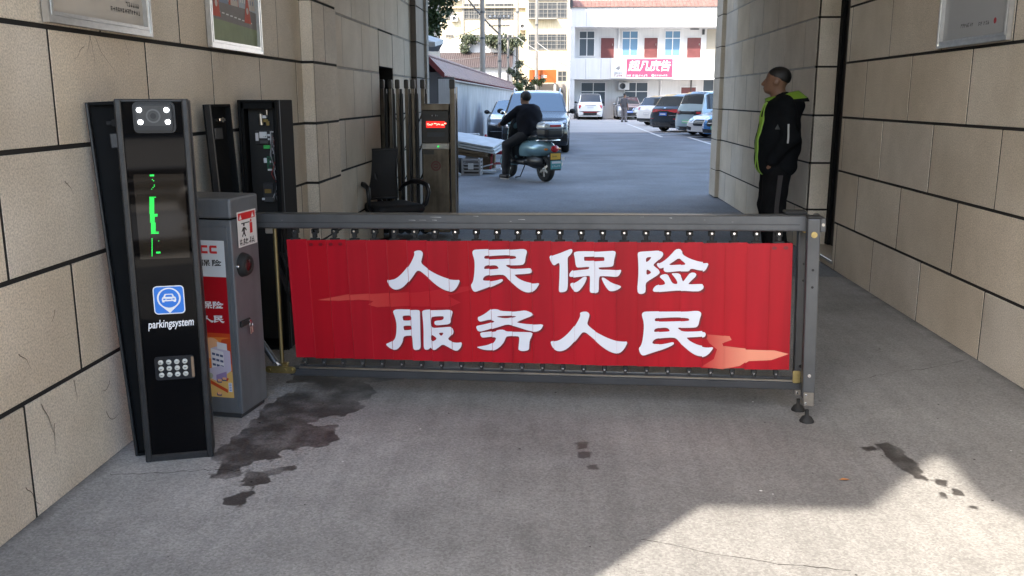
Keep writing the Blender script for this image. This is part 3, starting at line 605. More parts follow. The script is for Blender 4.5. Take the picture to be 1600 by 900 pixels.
for i in range(NS):
    a, b = U0 + i * SW, U0 + (i + 1) * SW; mb = MB()
    tl = rng.uniform(.005, .011)
    yf = lambda u, a=a, tl=tl: -tl * (u - a) / SW
    zt = rng.uniform(-.0015, .0015)
    A = lambda u, z, h=0: (u, yf(u) - h, z + .004 * ((u - a) / SW - .5) + zt)
    mr = M_reds[rng.integers(4)]
    # slat: flat face with folded returns and rolled top and bottom edge
    u = [a + .0006, b + .0045]
    mb.add([A(u[0], Z0), A(u[1], Z0), A(u[1], Z1), A(u[0], Z1), *[(p[0], p[1] + .006, p[2]) for p in (A(u[0], Z0), A(u[1], Z0), A(u[1], Z1), A(u[0], Z1))]],
           [(0, 1, 2, 3), (7, 6, 5, 4), (0, 4, 5, 1), (1, 5, 6, 2), (2, 6, 7, 3), (3, 7, 4, 0)], mr)
    for q, s_ in ((u[0], 1), (u[1], -1)):     # soft rolled edges
        mb.add([A(q, Z0, .0004), A(q + s_ * .004, Z0, .0004 + .0011), A(q + s_ * .004, Z1, .0015), A(q, Z1, .0004), A(q + s_ * .008, Z0, .0002), A(q + s_ * .008, Z1, .0002)], [(0, 1, 2, 3), (1, 4, 5, 2)], mr, True)
    for sx in (.25, .75):      # small folded tab marks near the top edge
        mb.add([A(a + SW * sx + .012 * cos(t), Z1 - .022 + .009 * sin(t), .0007) for t in [j * .785 for j in range(8)]], [list(range(8))], M_redd if i in (1, 2, 23) else mr)
    for T, m, h in layers:
        for t in T:
            if max(p[0] for p in t) < a or min(p[0] for p in t) > b + .0044: continue
            q = clipu(t, a, b + .0044)
            if q: mb.add([A(*p, h) for p in q], [list(range(len(q)))], m)
    mb.build('slat', bar, wp, fixn=False)
for i in range(NS):
    c = U0 + (i + .45) * SW
    mb = MB(); mb.box(c - .016, c + .016, .0, .03, .838, .862, M_rub, .003); mb.box(c - .010, c + .010, -.004, .02, .818, .842, M_rub, .003); mb.box(c - .024, c + .024, -.002, .014, .806, .817, M_rub, .002)
    mb.cyl((c, -.0015, .852), (c, .004, .852), .0052, M_chrome, n=10); mb.build('hanger', bar, wp)
    mb = MB(); mb.box(c - .012, c + .012, -.004, .016, .172, .196, M_rub, .003); mb.box(c - .007, c + .007, -.002, .012, .158, .174, M_rub); mb.cyl((c, -.009, .178), (c, 0, .178), .005, M_chrome, n=10)
    mb.build('hanger', bar, wp)
mb = MB(); mb.box(-.12, 2.60, -.028, .05, .868, .940, M_gm, .004); mb.box(-.12, 2.56, -.0295, -.026, .897, .902, M_gm2); mb.box(-.1, 2.56, -.03, -.027, .872, .876, M_gm2)
for k in range(12):
    a = -.05 + 2.5 * rng.random(); L = .008 + .05 * rng.random() ** 2; z = .905 + .03 * rng.random()
    mb.add([(a, -.0287, z), (a + L, -.0287, z + rng.uniform(-.003, .003)), (a + L * .9, -.0287, z + .0012), (a, -.0287, z + .0010)], [(0, 1, 2, 3)], M_scr)
mb.build('top_beam', bar, wp)
mb = MB(); mb.box(.05, 2.60, -.008, .05, .103, .142, M_gm2, .004); mb.box(.1, 2.58, -.012, .0, .143, .153, M_steel, .003); mb.box(.1, 2.58, .01, .03, .141, .16, M_gm2, .003); mb.build('bottom_rail', bar, wp)
for v0, v1, zt, uo in ((-.088, -.034, .934, 0), (.07, .124, .93, -.012)):
    mb = MB(); mb.box(2.584 + uo, 2.640 + uo, v0, v1, .085, zt, M_gm, .005)
    if uo == 0: mb.box(2.582, 2.642, v0 - .002, v1 + .002, zt, zt + .012, M_rub, .003)
    for z in (.62, .70): mb.cyl((2.612 + uo, v0 - .001, z), (2.612 + uo, v0 + .002, z), .006, M_rub, n=10)
    p = mb.build('end_post', bar, wp)
    mb = MB(); mb.box(2.588 + uo, 2.636 + uo, v0 - .003, v1 + .003, .052, .118, M_steel, .003); mb.build('foot_bracket', p, wp)
    mb = MB(); mb.add([wp(q) for q in []], [], M_rub)
    mb.lathe([(.0, 0), (.033, 0), (.034, .006), (.022, .026), (.011, .032), (.009, .04), (.009, .06)], M_rub, 18, xf((2.612 + uo, (v0 + v1) / 2, -.036))); mb.build('rubber_foot', p, wp)
    mb = MB(); mb.cyl((2.612 + uo, v0 - .006, .862), (2.612 + uo, v0, .862), .014, M_brass, n=14); mb.cyl((2.612 + uo, v0 - .004, .2), (2.612 + uo, v0, .2), .008, M_chrome, n=12)
    for z in (.065, .105): mb.cyl((2.60 + uo, v0 - .006, z), (2.60 + uo, v0 - .002, z), .005, M_chrome, n=8)
    mb.build('bolt', p, wp)
mb = MB(); mb.box(2.641, 2.666, -.07, .11, .872, .935, M_gm, .003); mb.cyl((2.654, -.074, .905), (2.654, -.069, .905), .007, M_steel); mb.box(2.50, 2.60, .02, .1, .94, .955, M_rub, .004); mb.build('end_bracket', bar, wp)
mb = MB(); mb.prism([rrect(-.075, .085, .118, .154, .017)], lambda a, b, h: (a, -.012 - h, b), 0, .008, M_brass)
for u in (-.055, .03, .065): mb.cyl((u, -.026, .136), (u, -.018, .136), .008, M_brass, n=12)
mb.prism([rrect(2.55, 2.585, .14, .20, .006)], lambda a, b, h: (a, -.012 - h, b), 0, .006, M_brass); mb.build('hinge_bracket', bar, wp)
mb = MB(); mb.tube([(.028, .01, .862), (.010, .0, .165)], .011, mat('dull bronze rod', (.20, .16, .08), .45, .9)); mb.box(.01, .04, -.012, .02, .145, .17, M_brass, .003); mb.build('tie_rod', bar, wp)
mb = MB(); mb.cyl((-.125, .03, .30), (-.03, .01, .165), .017, M_gm2, n=14); mb.cyl((-.06, .02, .2), (-.012, .005, .15), .008, M_chrome); mb.build('gas_strut', bar, wp)

# ------------------------------------------------------------------ barrier cabinet
M_cab = mat('slate grey cabinet paint', (.16, .172, .185), .42, .25, var=.18, vs=4, bump=.04, bs=700, streak=.12)
cabt = thing('barrier_cabinet', 'grey steel barrier motor cabinet with a red poster, standing behind the tall black terminal', 'cabinet', (-1.49, 4.0, 0), radians(-9))
mb = MB(); mb.box(-.34, 0, .0, .25, .025, .955, M_cab, .006); mb.box(-.33, -.012, .008, .242, 0, .03, M_gm2, .004)
mb.prism([rrect(-.325, -.022, .05, .925, .01)], FX(0), 0, .004, M_cab); mb.build('body', cabt)
mb = MB(); mb.box(-.345, .005, -.006, .256, .962, 1.055, M_cab, .01); mb.box(-.335, -.005, .004, .246, .95, .965, M_black); mb.build('lid', cabt)
M_pw = mat('white poster print', (.62, .65, .67), .3); M_logo = mat('red logo print', (.62, .02, .02), .35); M_por = mat('orange poster print', (.72, .22, .03), .3, var=.3, vs=7)
mb = MB(); px0, px1 = -.30, -.038
LL = lambda h: FX(-.004 - h)
P = lambda L, m, h: mb.poly([L], LL(h), m)
P(rect(px0, px1, .105, .86), M_red, .0006); P(rect(px0, px1, .69, .86), M_pw, .001)
pg = lambda k, cx, cz, sc, m, h: mb.add([(cx + (p[0] - GC[k]) * sc, -.004 - h, cz + (p[1] - .69 + (.32 if k in ('fu', 'wu') else 0)) * sc) for t in glyph_tris(k, lambda p: p) for p in t], [(3 * i, 3 * i + 1, 3 * i + 2) for i in range(len(glyph_tris(k, lambda p: p)))], m)
for i, k in enumerate(('ren', 'min', 'bao', 'xian')): pg(k, px0 + .045 + i * .058, .755, .145, M_inkb, .0016)
for i, k in enumerate(('bao', 'xian')): pg(k, px0 + .153 + i * .058, .555, .165, M_letw, .0016)
for i, k in enumerate(('ren', 'min')): pg(k, px0 + .037 + i * .058, .555, .165, M_letw, .0016)
for i, k in enumerate(('fu', 'wu', 'ren', 'min')): pg(k, px0 + .037 + i * .058, .49, .165, M_letw, .0016)
def ringC(cx, cz, w, h, t, m, hh): mb.poly([[(cx + w, cz + h), (cx - w + .006, cz + h), (cx - w, cz + h - .006), (cx - w, cz - h + .006), (cx - w + .006, cz - h), (cx + w, cz - h), (cx + w, cz - h + t), (cx - w + t, cz - h + t), (cx - w + t, cz + h - t), (cx + w, cz + h - t)]], LL(hh), m)
for i, x in enumerate((.158, .205)): ringC(px0 + x, .818, .019, .019, .011, M_logo, .0016)
mb.poly([rect(px0 + .110, px0 + .121, .799, .837)], LL(.0016), M_logo)
mb.poly([rect(px0 + .06, px0 + .071, .799, .837)], LL(.0016), M_logo); mb.poly([rect(px0 + .071, px0 + .10, .826, .837), ], LL(.0016), M_logo); mb.poly([rect(px0 + .071, px0 + .10, .812, .82)], LL(.0016), M_logo); mb.poly([rect(px0 + .09, px0 + .10, .82, .826)], LL(.0016), M_logo)
# the town picture at the foot of the poster
OR = {k: mat('poster ' + k, c, .3) for k, c in dict(deep=(.55, .06, .01), orange=(.72, .20, .03), peach=(.80, .42, .22), sand=(.72, .45, .14), lilac=(.55, .50, .62), violet=(.30, .22, .42), navy=(.05, .07, .16), white=(.74, .72, .74), sage=(.33, .36, .28), blue=(.10, .25, .55)).items()}
P(rect(px0, px1, .105, .40), OR['orange'], .0012); P(rect(px0, px1, .36, .42), OR['deep'], .0011); P(disc(px1 - .10, .345, .052, 28), OR['peach'], .0014)
P([(px1 - .045, .39), (px1, .40), (px1, .27), (px1 - .05, .29), (px1 - .06, .34)], OR['deep'], .0014)
P([(px0, .25), (px1, .235), (px1, .105), (px0, .105)], OR['sand'], .0015); P([(px0, .27), (px0 + .15, .25), (px0 + .15, .22), (px0, .235)], OR['deep'], .0016)
P([(px0 + .09, .215), (px1 - .03, .145), (px1 - .03, .128), (px0 + .07, .205)], OR['deep'], .0017); P([(px1 - .09, .23), (px1, .21), (px1, .17), (px1 - .05, .17), (px1 - .095, .205)], OR['sand'], .0018); P([(px1 - .085, .222), (px1 - .02, .2), (px1 - .03, .185), (px1 - .085, .208)], OR['deep'], .0019)
bx0 = px1 - .105
P([(bx0, .215), (bx0, .345), (bx0 + .065, .33), (bx0 + .065, .215)], OR['white'], .002); P([(bx0 + .065, .215), (bx0 + .065, .33), (px1 - .005, .335), (px1 - .005, .24)], OR['lilac'], .002); P([(bx0, .345), (bx0 + .03, .355), (px1 - .005, .335), (bx0 + .065, .33)], OR['lilac'], .0021); P([(bx0 + .035, .345), (bx0 + .035, .378), (bx0 + .085, .37), (bx0 + .085, .338)], OR['white'], .0022)
for r in range(4):
    for q in range(3): a = bx0 + .006 + q * .02; z = .325 - r * .026 - q * .004; P([(a, z), (a + .016, z - .003), (a + .016, z - .014), (a, z - .011)], OR['navy'], .0023)
P([(bx0 - .015, .20), (bx0 - .015, .245), (bx0 + .05, .262), (bx0 + .075, .25), (bx0 + .075, .20), (bx0 + .02, .185)], OR['lilac'], .0024); P([(bx0 + .02, .185), (bx0 + .02, .215), (bx0 + .075, .235), (bx0 + .075, .20)], OR['violet'], .0025)
for cx, cz in ((bx0 + .03, .12), (px1 - .045, .195), (px1 - .07, .185)): P(rrect(cx - .013, cx + .013, cz - .008, cz + .008, .005), OR['navy'], .0026); P(rrect(cx - .009, cx + .012, cz - .002, cz + .01, .004), OR['peach'], .0027)
for cx, cz, r in ((bx0 - .03, .29, .016), (bx0 - .01, .21, .014), (bx0 - .04, .23, .017)): P(disc(cx, cz, r, 12), OR['sage'], .0026)
P(rect(px1 - .024, px1 - .006, .135, .18), OR['white'], .0028)
for q in range(5): P(rect(px1 - .021, px1 - .009, .14 + q * .008, .144 + q * .008), OR['blue'], .0029)
mb.build('poster', cabt, fixn=False)
# side face: warning sticker, round sensor, lock and keys
FS = lambda a, b, h=0: (h, a, b)
mb = MB(); M_st = mat('white sticker', (.70, .70, .68), .4)
mb.poly([rect(.045, .225, .82, .985)], lambda a, b: FS(a, b, .007), M_st); mb.poly([rect(.055, .215, .945, .978)], lambda a, b: FS(a, b, .0075), M_logo)
for a in (.075, .19): mb.poly([[(a - .012, .949), (a + .012, .949), (a, .973)]], lambda p, q: FS(p, q, .008), M_st)
mb.poly([rect(.16, .185, .875, .925)], lambda a, b: FS(a, b, .0075), M_logo); mb.poly([disc(.1725, .934, .008, 10)], lambda a, b: FS(a, b, .0075), M_logo)
mb.poly([disc(.105, .922, .008, 10)], lambda a, b: FS(a, b, .0075), M_inkb); mb.poly([[(.095, .91), (.115, .91), (.13, .895), (.125, .89), (.112, .9), (.11, .885), (.12, .865), (.112, .865), (.1, .88), (.088, .865), (.082, .87), (.095, .885), (.095, .897), (.085, .888), (.08, .893)]], lambda a, b: FS(a, b, .0075), M_inkb); mb.poly([rect(.08, .16, .926, .931)], lambda a, b: FS(a, b, .0075), M_inkb)
strokes(mb, FS, .06, .845, 5, .028, .0078, M_inkb, 1, 12); strokes(mb, FS, .06, .832, 12, .012, .0078, M_inkb, 1, 13)
mb.build('warning_sticker', cabt, fixn=False)
mb = MB(); A = Matrix.Translation((0, .085, .735)) @ Matrix.Rotation(pi / 2, 4, 'Y')
mb.lathe([(0, .03), (.028, .03), (.032, .034), (.044, .034), (.052, .022), (.058, 0)], M_rub, 28, A); mb.lathe([(0, .032), (.026, .032), (.028, .029)], mat('dark red lens', (.05, .01, .01), .15), 24, A); mb.build('sensor', cabt)
mb = MB(); mb.lathe([(0, .012), (.006, .012), (.008, .008), (.008, 0)], M_chrome, 12, Matrix.Translation((0, .03, .735)) @ Matrix.Rotation(pi / 2, 4, 'Y')); mb.build('keyhole', cabt)
mb = MB(); mb.box(0, .012, .02, .11, .445, .475, M_rub, .004); mb.cyl((.0, .09, .46), (.02, .09, .46), .009, M_chrome); o = mb.build('lock', cabt)
mb = MB(); mb.tube([(.022, .09 + .014 * cos(t), .446 + .014 * sin(t)) for t in [k * .524 for k in range(13)]], .0015, M_chrome, 5); mb.box(.018, .021, .083, .095, .40, .436, M_steel, .001); mb.box(.021, .024, .095, .105, .405, .436, M_steel, .001); mb.build('keys', o)
mb = MB(); mb.prism([rrect(-.34 + .02, -.245, .985, 1.02, .004)], FX(-.006), 0, .002, M_steel); mb.build('maker_plate', cabt)

# ------------------------------------------------------------------ the tall black terminal with the lit camera
M_frame = mat('charcoal aluminium frame', (.045, .047, .05), .35, .6, var=.2, vs=20, speck=.25, ss=300)
M_glass = mat('black glass front', (.002, .002, .0025), .03, spec=.13)
TX = 'terminal'
ter = thing('parking_terminal', 'tall black parking terminal with four white lights, green dots and a keypad', 'terminal', (-1.722, 3.47, 0), radians(17))
TW, TH = .272, 1.497
mb = MB(); mb.box(0, TW, .006, .10, .012, TH - .006, M_black, .004); mb.build('housing', ter)
mb = MB()
for a in (.0, TW - .026): mb.box(a, a + .026, -.012, .03, .0, TH, M_frame, .006)
mb.box(.0, TW, -.008, .03, .0, .03, M_frame, .004); mb.box(.0, TW, -.004, .03, TH - .012, TH, M_frame, .003); mb.box(TW - .008, TW, .03, .1, 0.01, TH - .004, M_frame, .003)
mb.build('frame', ter)
mb = MB(); mb.box(.026, TW - .026, -.002, .006, .03, TH - .012, M_glass); mb.build('glass_front', ter)
M_led = mat('white lamp', (1, 1, 1), .4, emit=(.93, .97, 1), es=2.2); M_camg = mat('camera window', (.035, .037, .04), .3, var=.3, vs=50); M_camb = mat('camera shell', (.004, .006, .010), .3)
mb = MB(); mb.prism([rrect(.066, .222, 1.366, 1.486, .02)], FX(-.002), 0, .012, M_camb); mb.prism([rrect(.076, .212, 1.376, 1.476, .012)], FX(-.013), 0, .018, M_camb)
cu = mb.build('camera_unit', ter)
mb = MB(); mb.poly([rrect(.080, .208, 1.394, 1.472, .01)], FX(-.0318), M_camg)
mb.poly([disc(.143, 1.432, .027, 28), disc(.143, 1.432, .021, 28)[::-1]], FX(-.0324), mat('lens ring', (.09, .095, .10), .3)); mb.poly([disc(.143, 1.432, .011, 20)], FX(-.0324), M_camb); mb.build('lens', cu)
for a, b in ((.093, 1.455), (.193, 1.455), (.095, 1.409), (.195, 1.409)):
    mb = MB(); mb.prism([disc(a, b, .0095, 18)], FX(-.0325), 0, .002, M_led); mb.build('lamp', cu)
mb = MB(); M_lcd = mat('led matrix backing', (.012, .009, .006), .05, spec=.32, speck=.3, ss=400); mb.poly([rect(.047, .236, .865, 1.205)], FX(-.0026), M_lcd)
M_grn = mat('green led', (.02, .5, .08), .4, emit=(.01, 1, .10), es=.28)
def uu(px, py): l = 178 + (py - 155) * .092; r = 295 + (py - 153) * .068; return ((px - l) / (r - l) * TW, 1.497 * (1 - (py - 155) / 566.))
def dots(a0, b0, a1, b1, nx, ny):
    for i in range(nx):
        for j in range(ny):
            u, z = uu(200 + (a0 + (a1 - a0) * (i + .5) / nx) / 6, 250 + (b0 + (b1 - b0) * (j + .5) / ny) / 6); mb.poly([disc(u, z, .0017, 6)], FX(-.0032), M_grn)
for q in ((204, 96, 245, 110, 5, 2), (222, 135, 234, 147, 1, 1), (234, 146, 248, 158, 1, 1), (240, 184, 252, 206, 1, 2), (228, 206, 240, 218, 1, 1), (216, 220, 228, 233, 1, 1), (198, 292, 262, 306, 7, 1), (200, 306, 245, 450, 5, 15), (205, 450, 250, 530, 5, 8), (214, 530, 258, 612, 5, 9), (250, 450, 276, 476, 3, 3), (214, 612, 288, 634, 8, 2), (218, 670, 230, 840, 1, 17), (280, 692, 292, 706, 1, 1), (262, 798, 302, 814, 5, 2)): dots(*q)
mb.build('display', ter, fixn=False)
M_blu = mat('blue sticker', (.025, .20, .72), .35)
mb = MB(); f = lambda h: FX(-.002 - h)
lx0, lx1, lz0, lz1 = .083, .203, .634, .752; cx = (lx0 + lx1) / 2; cz = .70
mb.poly([rrect(lx0, lx1, lz0, lz1, .016)], f(.0006), M_letw); mb.poly([rrect(lx0 + .004, lx1 - .004, lz0 + .004, lz1 - .004, .013)], f(.0010), M_blu)
pin = [(cx + .046 * cos(t), cz + .046 * sin(t) * .96) for t in [radians(-35 + 250 * k / 24) for k in range(25)]] + [(cx, cz - .062)]
pin2 = [(cx + .040 * cos(t), cz + .040 * sin(t) * .96) for t in [radians(-38 + 256 * k / 24) for k in range(25)]] + [(cx, cz - .050)]
mb.poly([pin], f(.0014), M_letw); mb.poly([disc(cx, cz, .039, 30)], f(.0018), M_blu)
car_o = [(-.028, -.006), (-.026, .004), (-.021, .007), (-.015, .019), (.015, .019), (.021, .007), (.026, .004), (.028, -.006), (.026, -.016), (.018, -.016), (.017, -.012), (-.017, -.012), (-.018, -.016), (-.026, -.016)]
car_h = [(-.014, .006), (-.011, .015), (.011, .015), (.014, .006)]
mb.poly([[(cx + a, cz + b) for a, b in car_o], [(cx + a, cz + b) for a, b in car_h][::-1]], f(.0022), M_letw)
mb.poly([rect(cx - .022, cx - .013, cz - .006, cz - .001)], f(.0026), M_blu); mb.poly([rect(cx + .013, cx + .022, cz - .006, cz - .001)], f(.0026), M_blu); mb.poly([rect(cx - .01, cx + .01, cz - .006, cz - .002)], f(.0026), M_blu)
mb.build('parking_sticker', ter, fixn=False)
tm = text_mesh('parkingsystem', .042, M_letw, lambda a, b, h: (.143 + a * .74, -.002 - h, .594 + b * 1.12 + a * .02), .0006, .18); tm.build('lettering', ter, fixn=False)
mb = MB(); kx0, kx1, kz0, kz1 = .067, .222, .355, .455
mb.prism([rrect(kx0, kx1, kz0, kz1, .012)], FX(-.002), 0, .003, M_camb); mb.prism([rrect(kx1 - .012, kx1 - .002, kz0 + .006, kz1 - .006, .003)], FX(-.005), 0, .0015, mat('keypad rim', (.25, .17, .11), .3)); kp = mb.build('keypad', ter)
M_key = mat('pale key', (.55, .56, .52), .35)
for r in range(3):
    for c in range(4):
        mb = MB(); a = kx0 + .024 + c * .0315; b = kz1 - .024 - r * .027; mb.lathe([(0, .006), (.008, .0055), (.0105, .003), (.0108, 0)], M_key, 16, Matrix.Translation((a, -.005, b)) @ Matrix.Rotation(pi / 2, 4, 'X'))
        mb.box(a - .004, a + .004, -.0116, -.0108, b - .0012, b + .0012, M_inkb); mb.build('key', kp)
# removed back covers leaning on the wall
def cover(label, loc, rz, w, h, lean, latch):
    t = thing('terminal_cover', label, 'cover', loc, rz, 'removed terminal covers'); t.rotation_euler = (lean[0], lean[1], rz)
    mb = MB(); mb.box(0, w, .012, .022, 0, h, M_black, .002)
    for a in (0, w - .012): mb.box(a, a + .012, -.022, .012, 0, h, M_frame if a == 0 else M_black, .003)
    mb.box(.012, w - .012, -.02, .012, 0, .012, M_black); mb.box(.012, w - .012, -.02, .012, h - .012, h, M_black); mb.build('panel', t)
    mb = MB()
    a, b = latch; mb.cyl((a, .012, b), (a, -.03, b), .014, M_chrome if h < 1.48 else M_rub, n=12); mb.box(a - .03, a + .03, -.03, -.024, b - .008, b + .008, M_chrome if h < 1.48 else M_rub, .003); mb.box(a - .03, a + .05, .004, .011, b - .10, b - .04, M_gm2, .003); mb.build('lock', t)
cover('black metal cover leaning on the left wall behind the tall lit terminal', (-1.800, 3.545, 0), radians(17), .25, 1.485, (radians(-1.2), radians(-2.8)), (.10, 1.40))
cover('narrow black metal cover leaning on the wall between the lit terminal and the open one', (-1.735, 4.60, .0), radians(82), .215, 1.47, (radians(-2.8), 0), (.1, 1.39))

# ------------------------------------------------------------------ the open black terminal
op = thing('parking_terminal', 'open black terminal with bare circuit boards and wires showing, against the wall behind the cabinet', 'terminal', (-1.855, 5.2, 0), 0)
M_int = mat('black interior', (.006, .006, .006), .5)
mb = MB(); w = .232
mb.box(0, .016, 0, .31, 0, 1.49, M_black, .004); mb.box(w - .016, w, 0, .31, 0, 1.49, M_black, .004); mb.box(.016, w - .016, .29, .31, 0, 1.49, M_int); mb.box(.016, w - .016, 0, .29, 1.475, 1.49, M_black, .003); mb.box(.016, w - .016, 0, .29, 0, .02, M_black)
for a, b in ((.016, .032), (w - .032, w - .016)): mb.box(a, b, .012, .02, .02, 1.475, M_black, .002)
mb.box(.016, w - .016, .012, .02, 1.44, 1.475, M_black, .002); mb.box(w - .004, w + .003, .04, .05, 0, 1.49, M_gm2); mb.box(.036, w - .03, .075, .083, .05, 1.46, M_int)
mb.build('housing', op)
M_pcb = mat('green circuit board', (.01, .10, .05), .4, var=.4, vs=60); M_pcbk = mat('black circuit board', (.02, .02, .022), .4, var=.3, vs=80); M_lab = mat('white label', (.55, .56, .58), .5); M_gold = mat('gold metal', (.35, .26, .10), .35, .8)
def pix(px, py): return ((px / 4.736 + 360 - 370) / 62 * w * .97 + .0, 1.49 - (py / 4.736 + 150 - 156) / 267 * 1.0)
def bx(name, q, y, d, m, extra=()):
    a0, z1 = pix(q[0], q[1]); a1, z0 = pix(q[2], q[3]); b = MB(); b.box(a0, a1, y, y + d, z0, z1, m, .001)
    for e, mm in extra:
        c0, y1 = pix(e[0], e[1]); c1, y0 = pix(e[2], e[3]); b.box(c0, c1, y - .006, y + .002, y0, y1, mm, .001)
    b.build(name, op)
bx('circuit_board', (148, 250, 275, 352), .06, .01, M_pcbk, [((150, 268, 172, 325), M_lab), ((180, 260, 238, 306), M_lab), ((183, 324, 242, 346), M_gm), ((243, 276, 266, 292), M_lab), ((272, 256, 292, 264), M_lab), ((245, 306, 258, 320), M_lab), ((208, 358, 258, 384), mat('green connector', (.04, .35, .08), .4)), ((212, 290, 220, 300), M_inkb), ((225, 288, 234, 300), M_inkb)])
bx('circuit_board', (226, 440, 278, 548), .06, .006, M_pcb, [((204, 452, 226, 488), M_lab), ((250, 472, 274, 488), M_lab), ((232, 532, 264, 546), M_lab), ((236, 450, 248, 462), M_inkb), ((240, 500, 262, 520), M_inkb)])
bx('power_supply', (190, 640, 268, 780), .05, .05, M_gm2, [((202, 682, 252, 712), M_gold), ((178, 748, 200, 764), M_lab), ((200, 742, 266, 778), M_gm)])
mb = MB(); A = lambda px, py, y: (pix(px, py)[0], y, pix(px, py)[1])
mb.cyl(A(200, 130, .05), A(204, 210, .05), .012, M_steel); mb.box(*[v for p in zip(A(218, 160, .03), A(248, 140, .06)) for v in p], M_lab, .001); mb.box(*[v for p in zip(A(225, 188, .03), A(262, 168, .04)) for v in p], M_gold); mb.box(*[v for p in zip(A(250, 212, .03), A(272, 180, .04)) for v in p], M_gold); mb.cyl(A(258, 135, .03), A(258, 100, .03), .006, M_chrome); mb.build('camera_module', op)
mb = MB(); M_wr = mat('grey wire', (.16, .16, .16), .5)
for k in range(9):
    r = random.Random(k); p = [A(270 + r.randint(0, 40), 250 + r.randint(0, 60), .04)]
    for i in range(5): p.append(A(265 + r.randint(0, 55), 330 + i * 100 + r.randint(0, 60), .03 + .02 * r.random()))
    mb.tube(p, .0022, [M_wr, M_rub, M_lab, mat('red wire %d' % k, (.25, .02, .02), .5)][k % 4] if k % 4 < 3 or k == 3 else M_rub, 5)
for k in range(10):
    r = random.Random(40 + k); a, _, z = A(278 + r.randint(0, 36), 260 + k * 54, .05); mb.box(a, a + .007, .05, .06, z, z + .009, M_lab)
mb.build('wiring', op)
mb = MB()
for k, (x, y) in enumerate(((-1.46, 4.55), (-1.44, 4.6), (-1.41, 4.57))): mb.tube([(x, y, .84), (x - .01, y, .7), (x + .03, y - .01, .55), (x + .06 - .02 * k, y, .45), (x + .02, y + .05, .56), (x - .03, y + .04, .7)], .006, M_rub, 6)
mb.box(-1.50, -1.46, 4.5, 4.54, .82, .86, M_lab, .004)
tag(mb.build('cable', None), 'loose black cables hanging under the beam between the cabinet and the red slats', 'cable')
# ------------------------------------------------------------------ folding sliding gate and its motor head
M_bz = mat('worn bronze steel', (.185, .15, .11), .34, .85, var=.35, vs=5, streak=.3)
M_bzd = mat('dark bronze cap', (.05, .045, .04), .4, .5)
gt = thing('sliding_gate', 'folded steel sliding gate with a red lit display on its motor head', 'gate', (0, 10.0, 0), 0)
for i, x in enumerate((-1.94, -1.86, -1.77, -1.68, -1.60, -1.50)):
    mb = MB(); yo = .05 * (i % 2)
    mb.box(x - .018, x + .018, -.02 + yo, .016 + yo, .06, 1.64, M_bz, .004); mb.box(x - .025, x + .025, -.03 + yo, .026 + yo, 1.60, 1.70, M_bzd, .012)
    mb.box(x - .03, x + .03, .10, .13, .06, 1.6, M_bzd, .004); mb.box(x + .03, x + .05, .02, .06, .1, 1.55, M_bzd, .003)
    mb.cyl((x, -.01, .05), (x, .03, .05), .05, M_rub, n=14); mb.build('post', gt)
mb = MB()
for z in (.3, .62, .95, 1.27): mb.tube([(-1.94 + .088 * k, .09, z + (.09 if k % 2 else -.09)) for k in range(6)], .012, M_bzd, 6)
mb.build('scissor_link', gt)
hd = MB(); hd.box(-1.485, -1.195, -.16, .16, .04, 1.02, M_bz, .006); hd.box(-1.485, -1.195, -.155, .155, 1.02, 1.37, M_bzd, .004); hd.box(-1.49, -1.19, -.165, .165, 1.37, 1.44, M_bz, .006); hd.box(-1.49, -1.19, -.165, .165, .955, 1.02, M_steel, .004)
h = hd.build('motor_head', gt)
M_rd = mat('red led window', (.25, .01, .01), .3, emit=(1, .02, .015), es=.22); M_rdl = mat('red led characters', (1, .5, .45), .3, emit=(1, .25, .18), es=.9)
mb = MB(); mb.poly([rect(-1.44, -1.235, 1.185, 1.255)], FX(-.157), M_rd)
r = random.Random(4)
for k in range(34): a = -1.43 + (k % 17) * .0115 + (.008 if (k % 17) > 5 else 0) + (.008 if (k % 17) > 11 else 0); z = 1.208 + r.random() * .022; mb.poly([rect(a, a + .007, z, z + .008)], FX(-.1585), M_rdl)
mb.build('display', h); mb = MB(); mb.poly([rect(-1.43, -1.24, 1.09, 1.135)], FX(-.157), M_gm2); strokes(mb, FX(-.155), -1.38, 1.315, 5, .018, .002, M_lab, 1, 3); mb.poly([rect(-1.475, -1.36, .90, .945)], FX(-.162), M_bzd); mb.poly([disc(-1.31, .985, .01, 8)], FX(-.167), M_grn)
mb.poly([disc(-1.34, .775, .055, 24)], FX(-.162), mat('dark red seal', (.10, .02, .015), .5)); mb.poly([disc(-1.34, .775, .038, 20), disc(-1.34, .775, .03, 20)[::-1]], FX(-.163), M_bz); mb.poly([rect(-1.36, -1.32, .768, .782)], FX(-.163), M_bz); mb.build('emblem', h)
mb = MB(); mb.box(-1.185, -1.135, -.10, -.06, .04, 1.66, M_bz, .005); mb.box(-1.19, -1.13, -.108, -.05, 1.60, 1.70, M_bzd, .01); mb.box(-1.128, -1.108, -.05, -.03, .04, 1.62, M_chrome, .003)
mb.box(-1.185, -1.135, -.05, .06, .04, 1.55, M_bzd, .004); mb.build('post', gt)

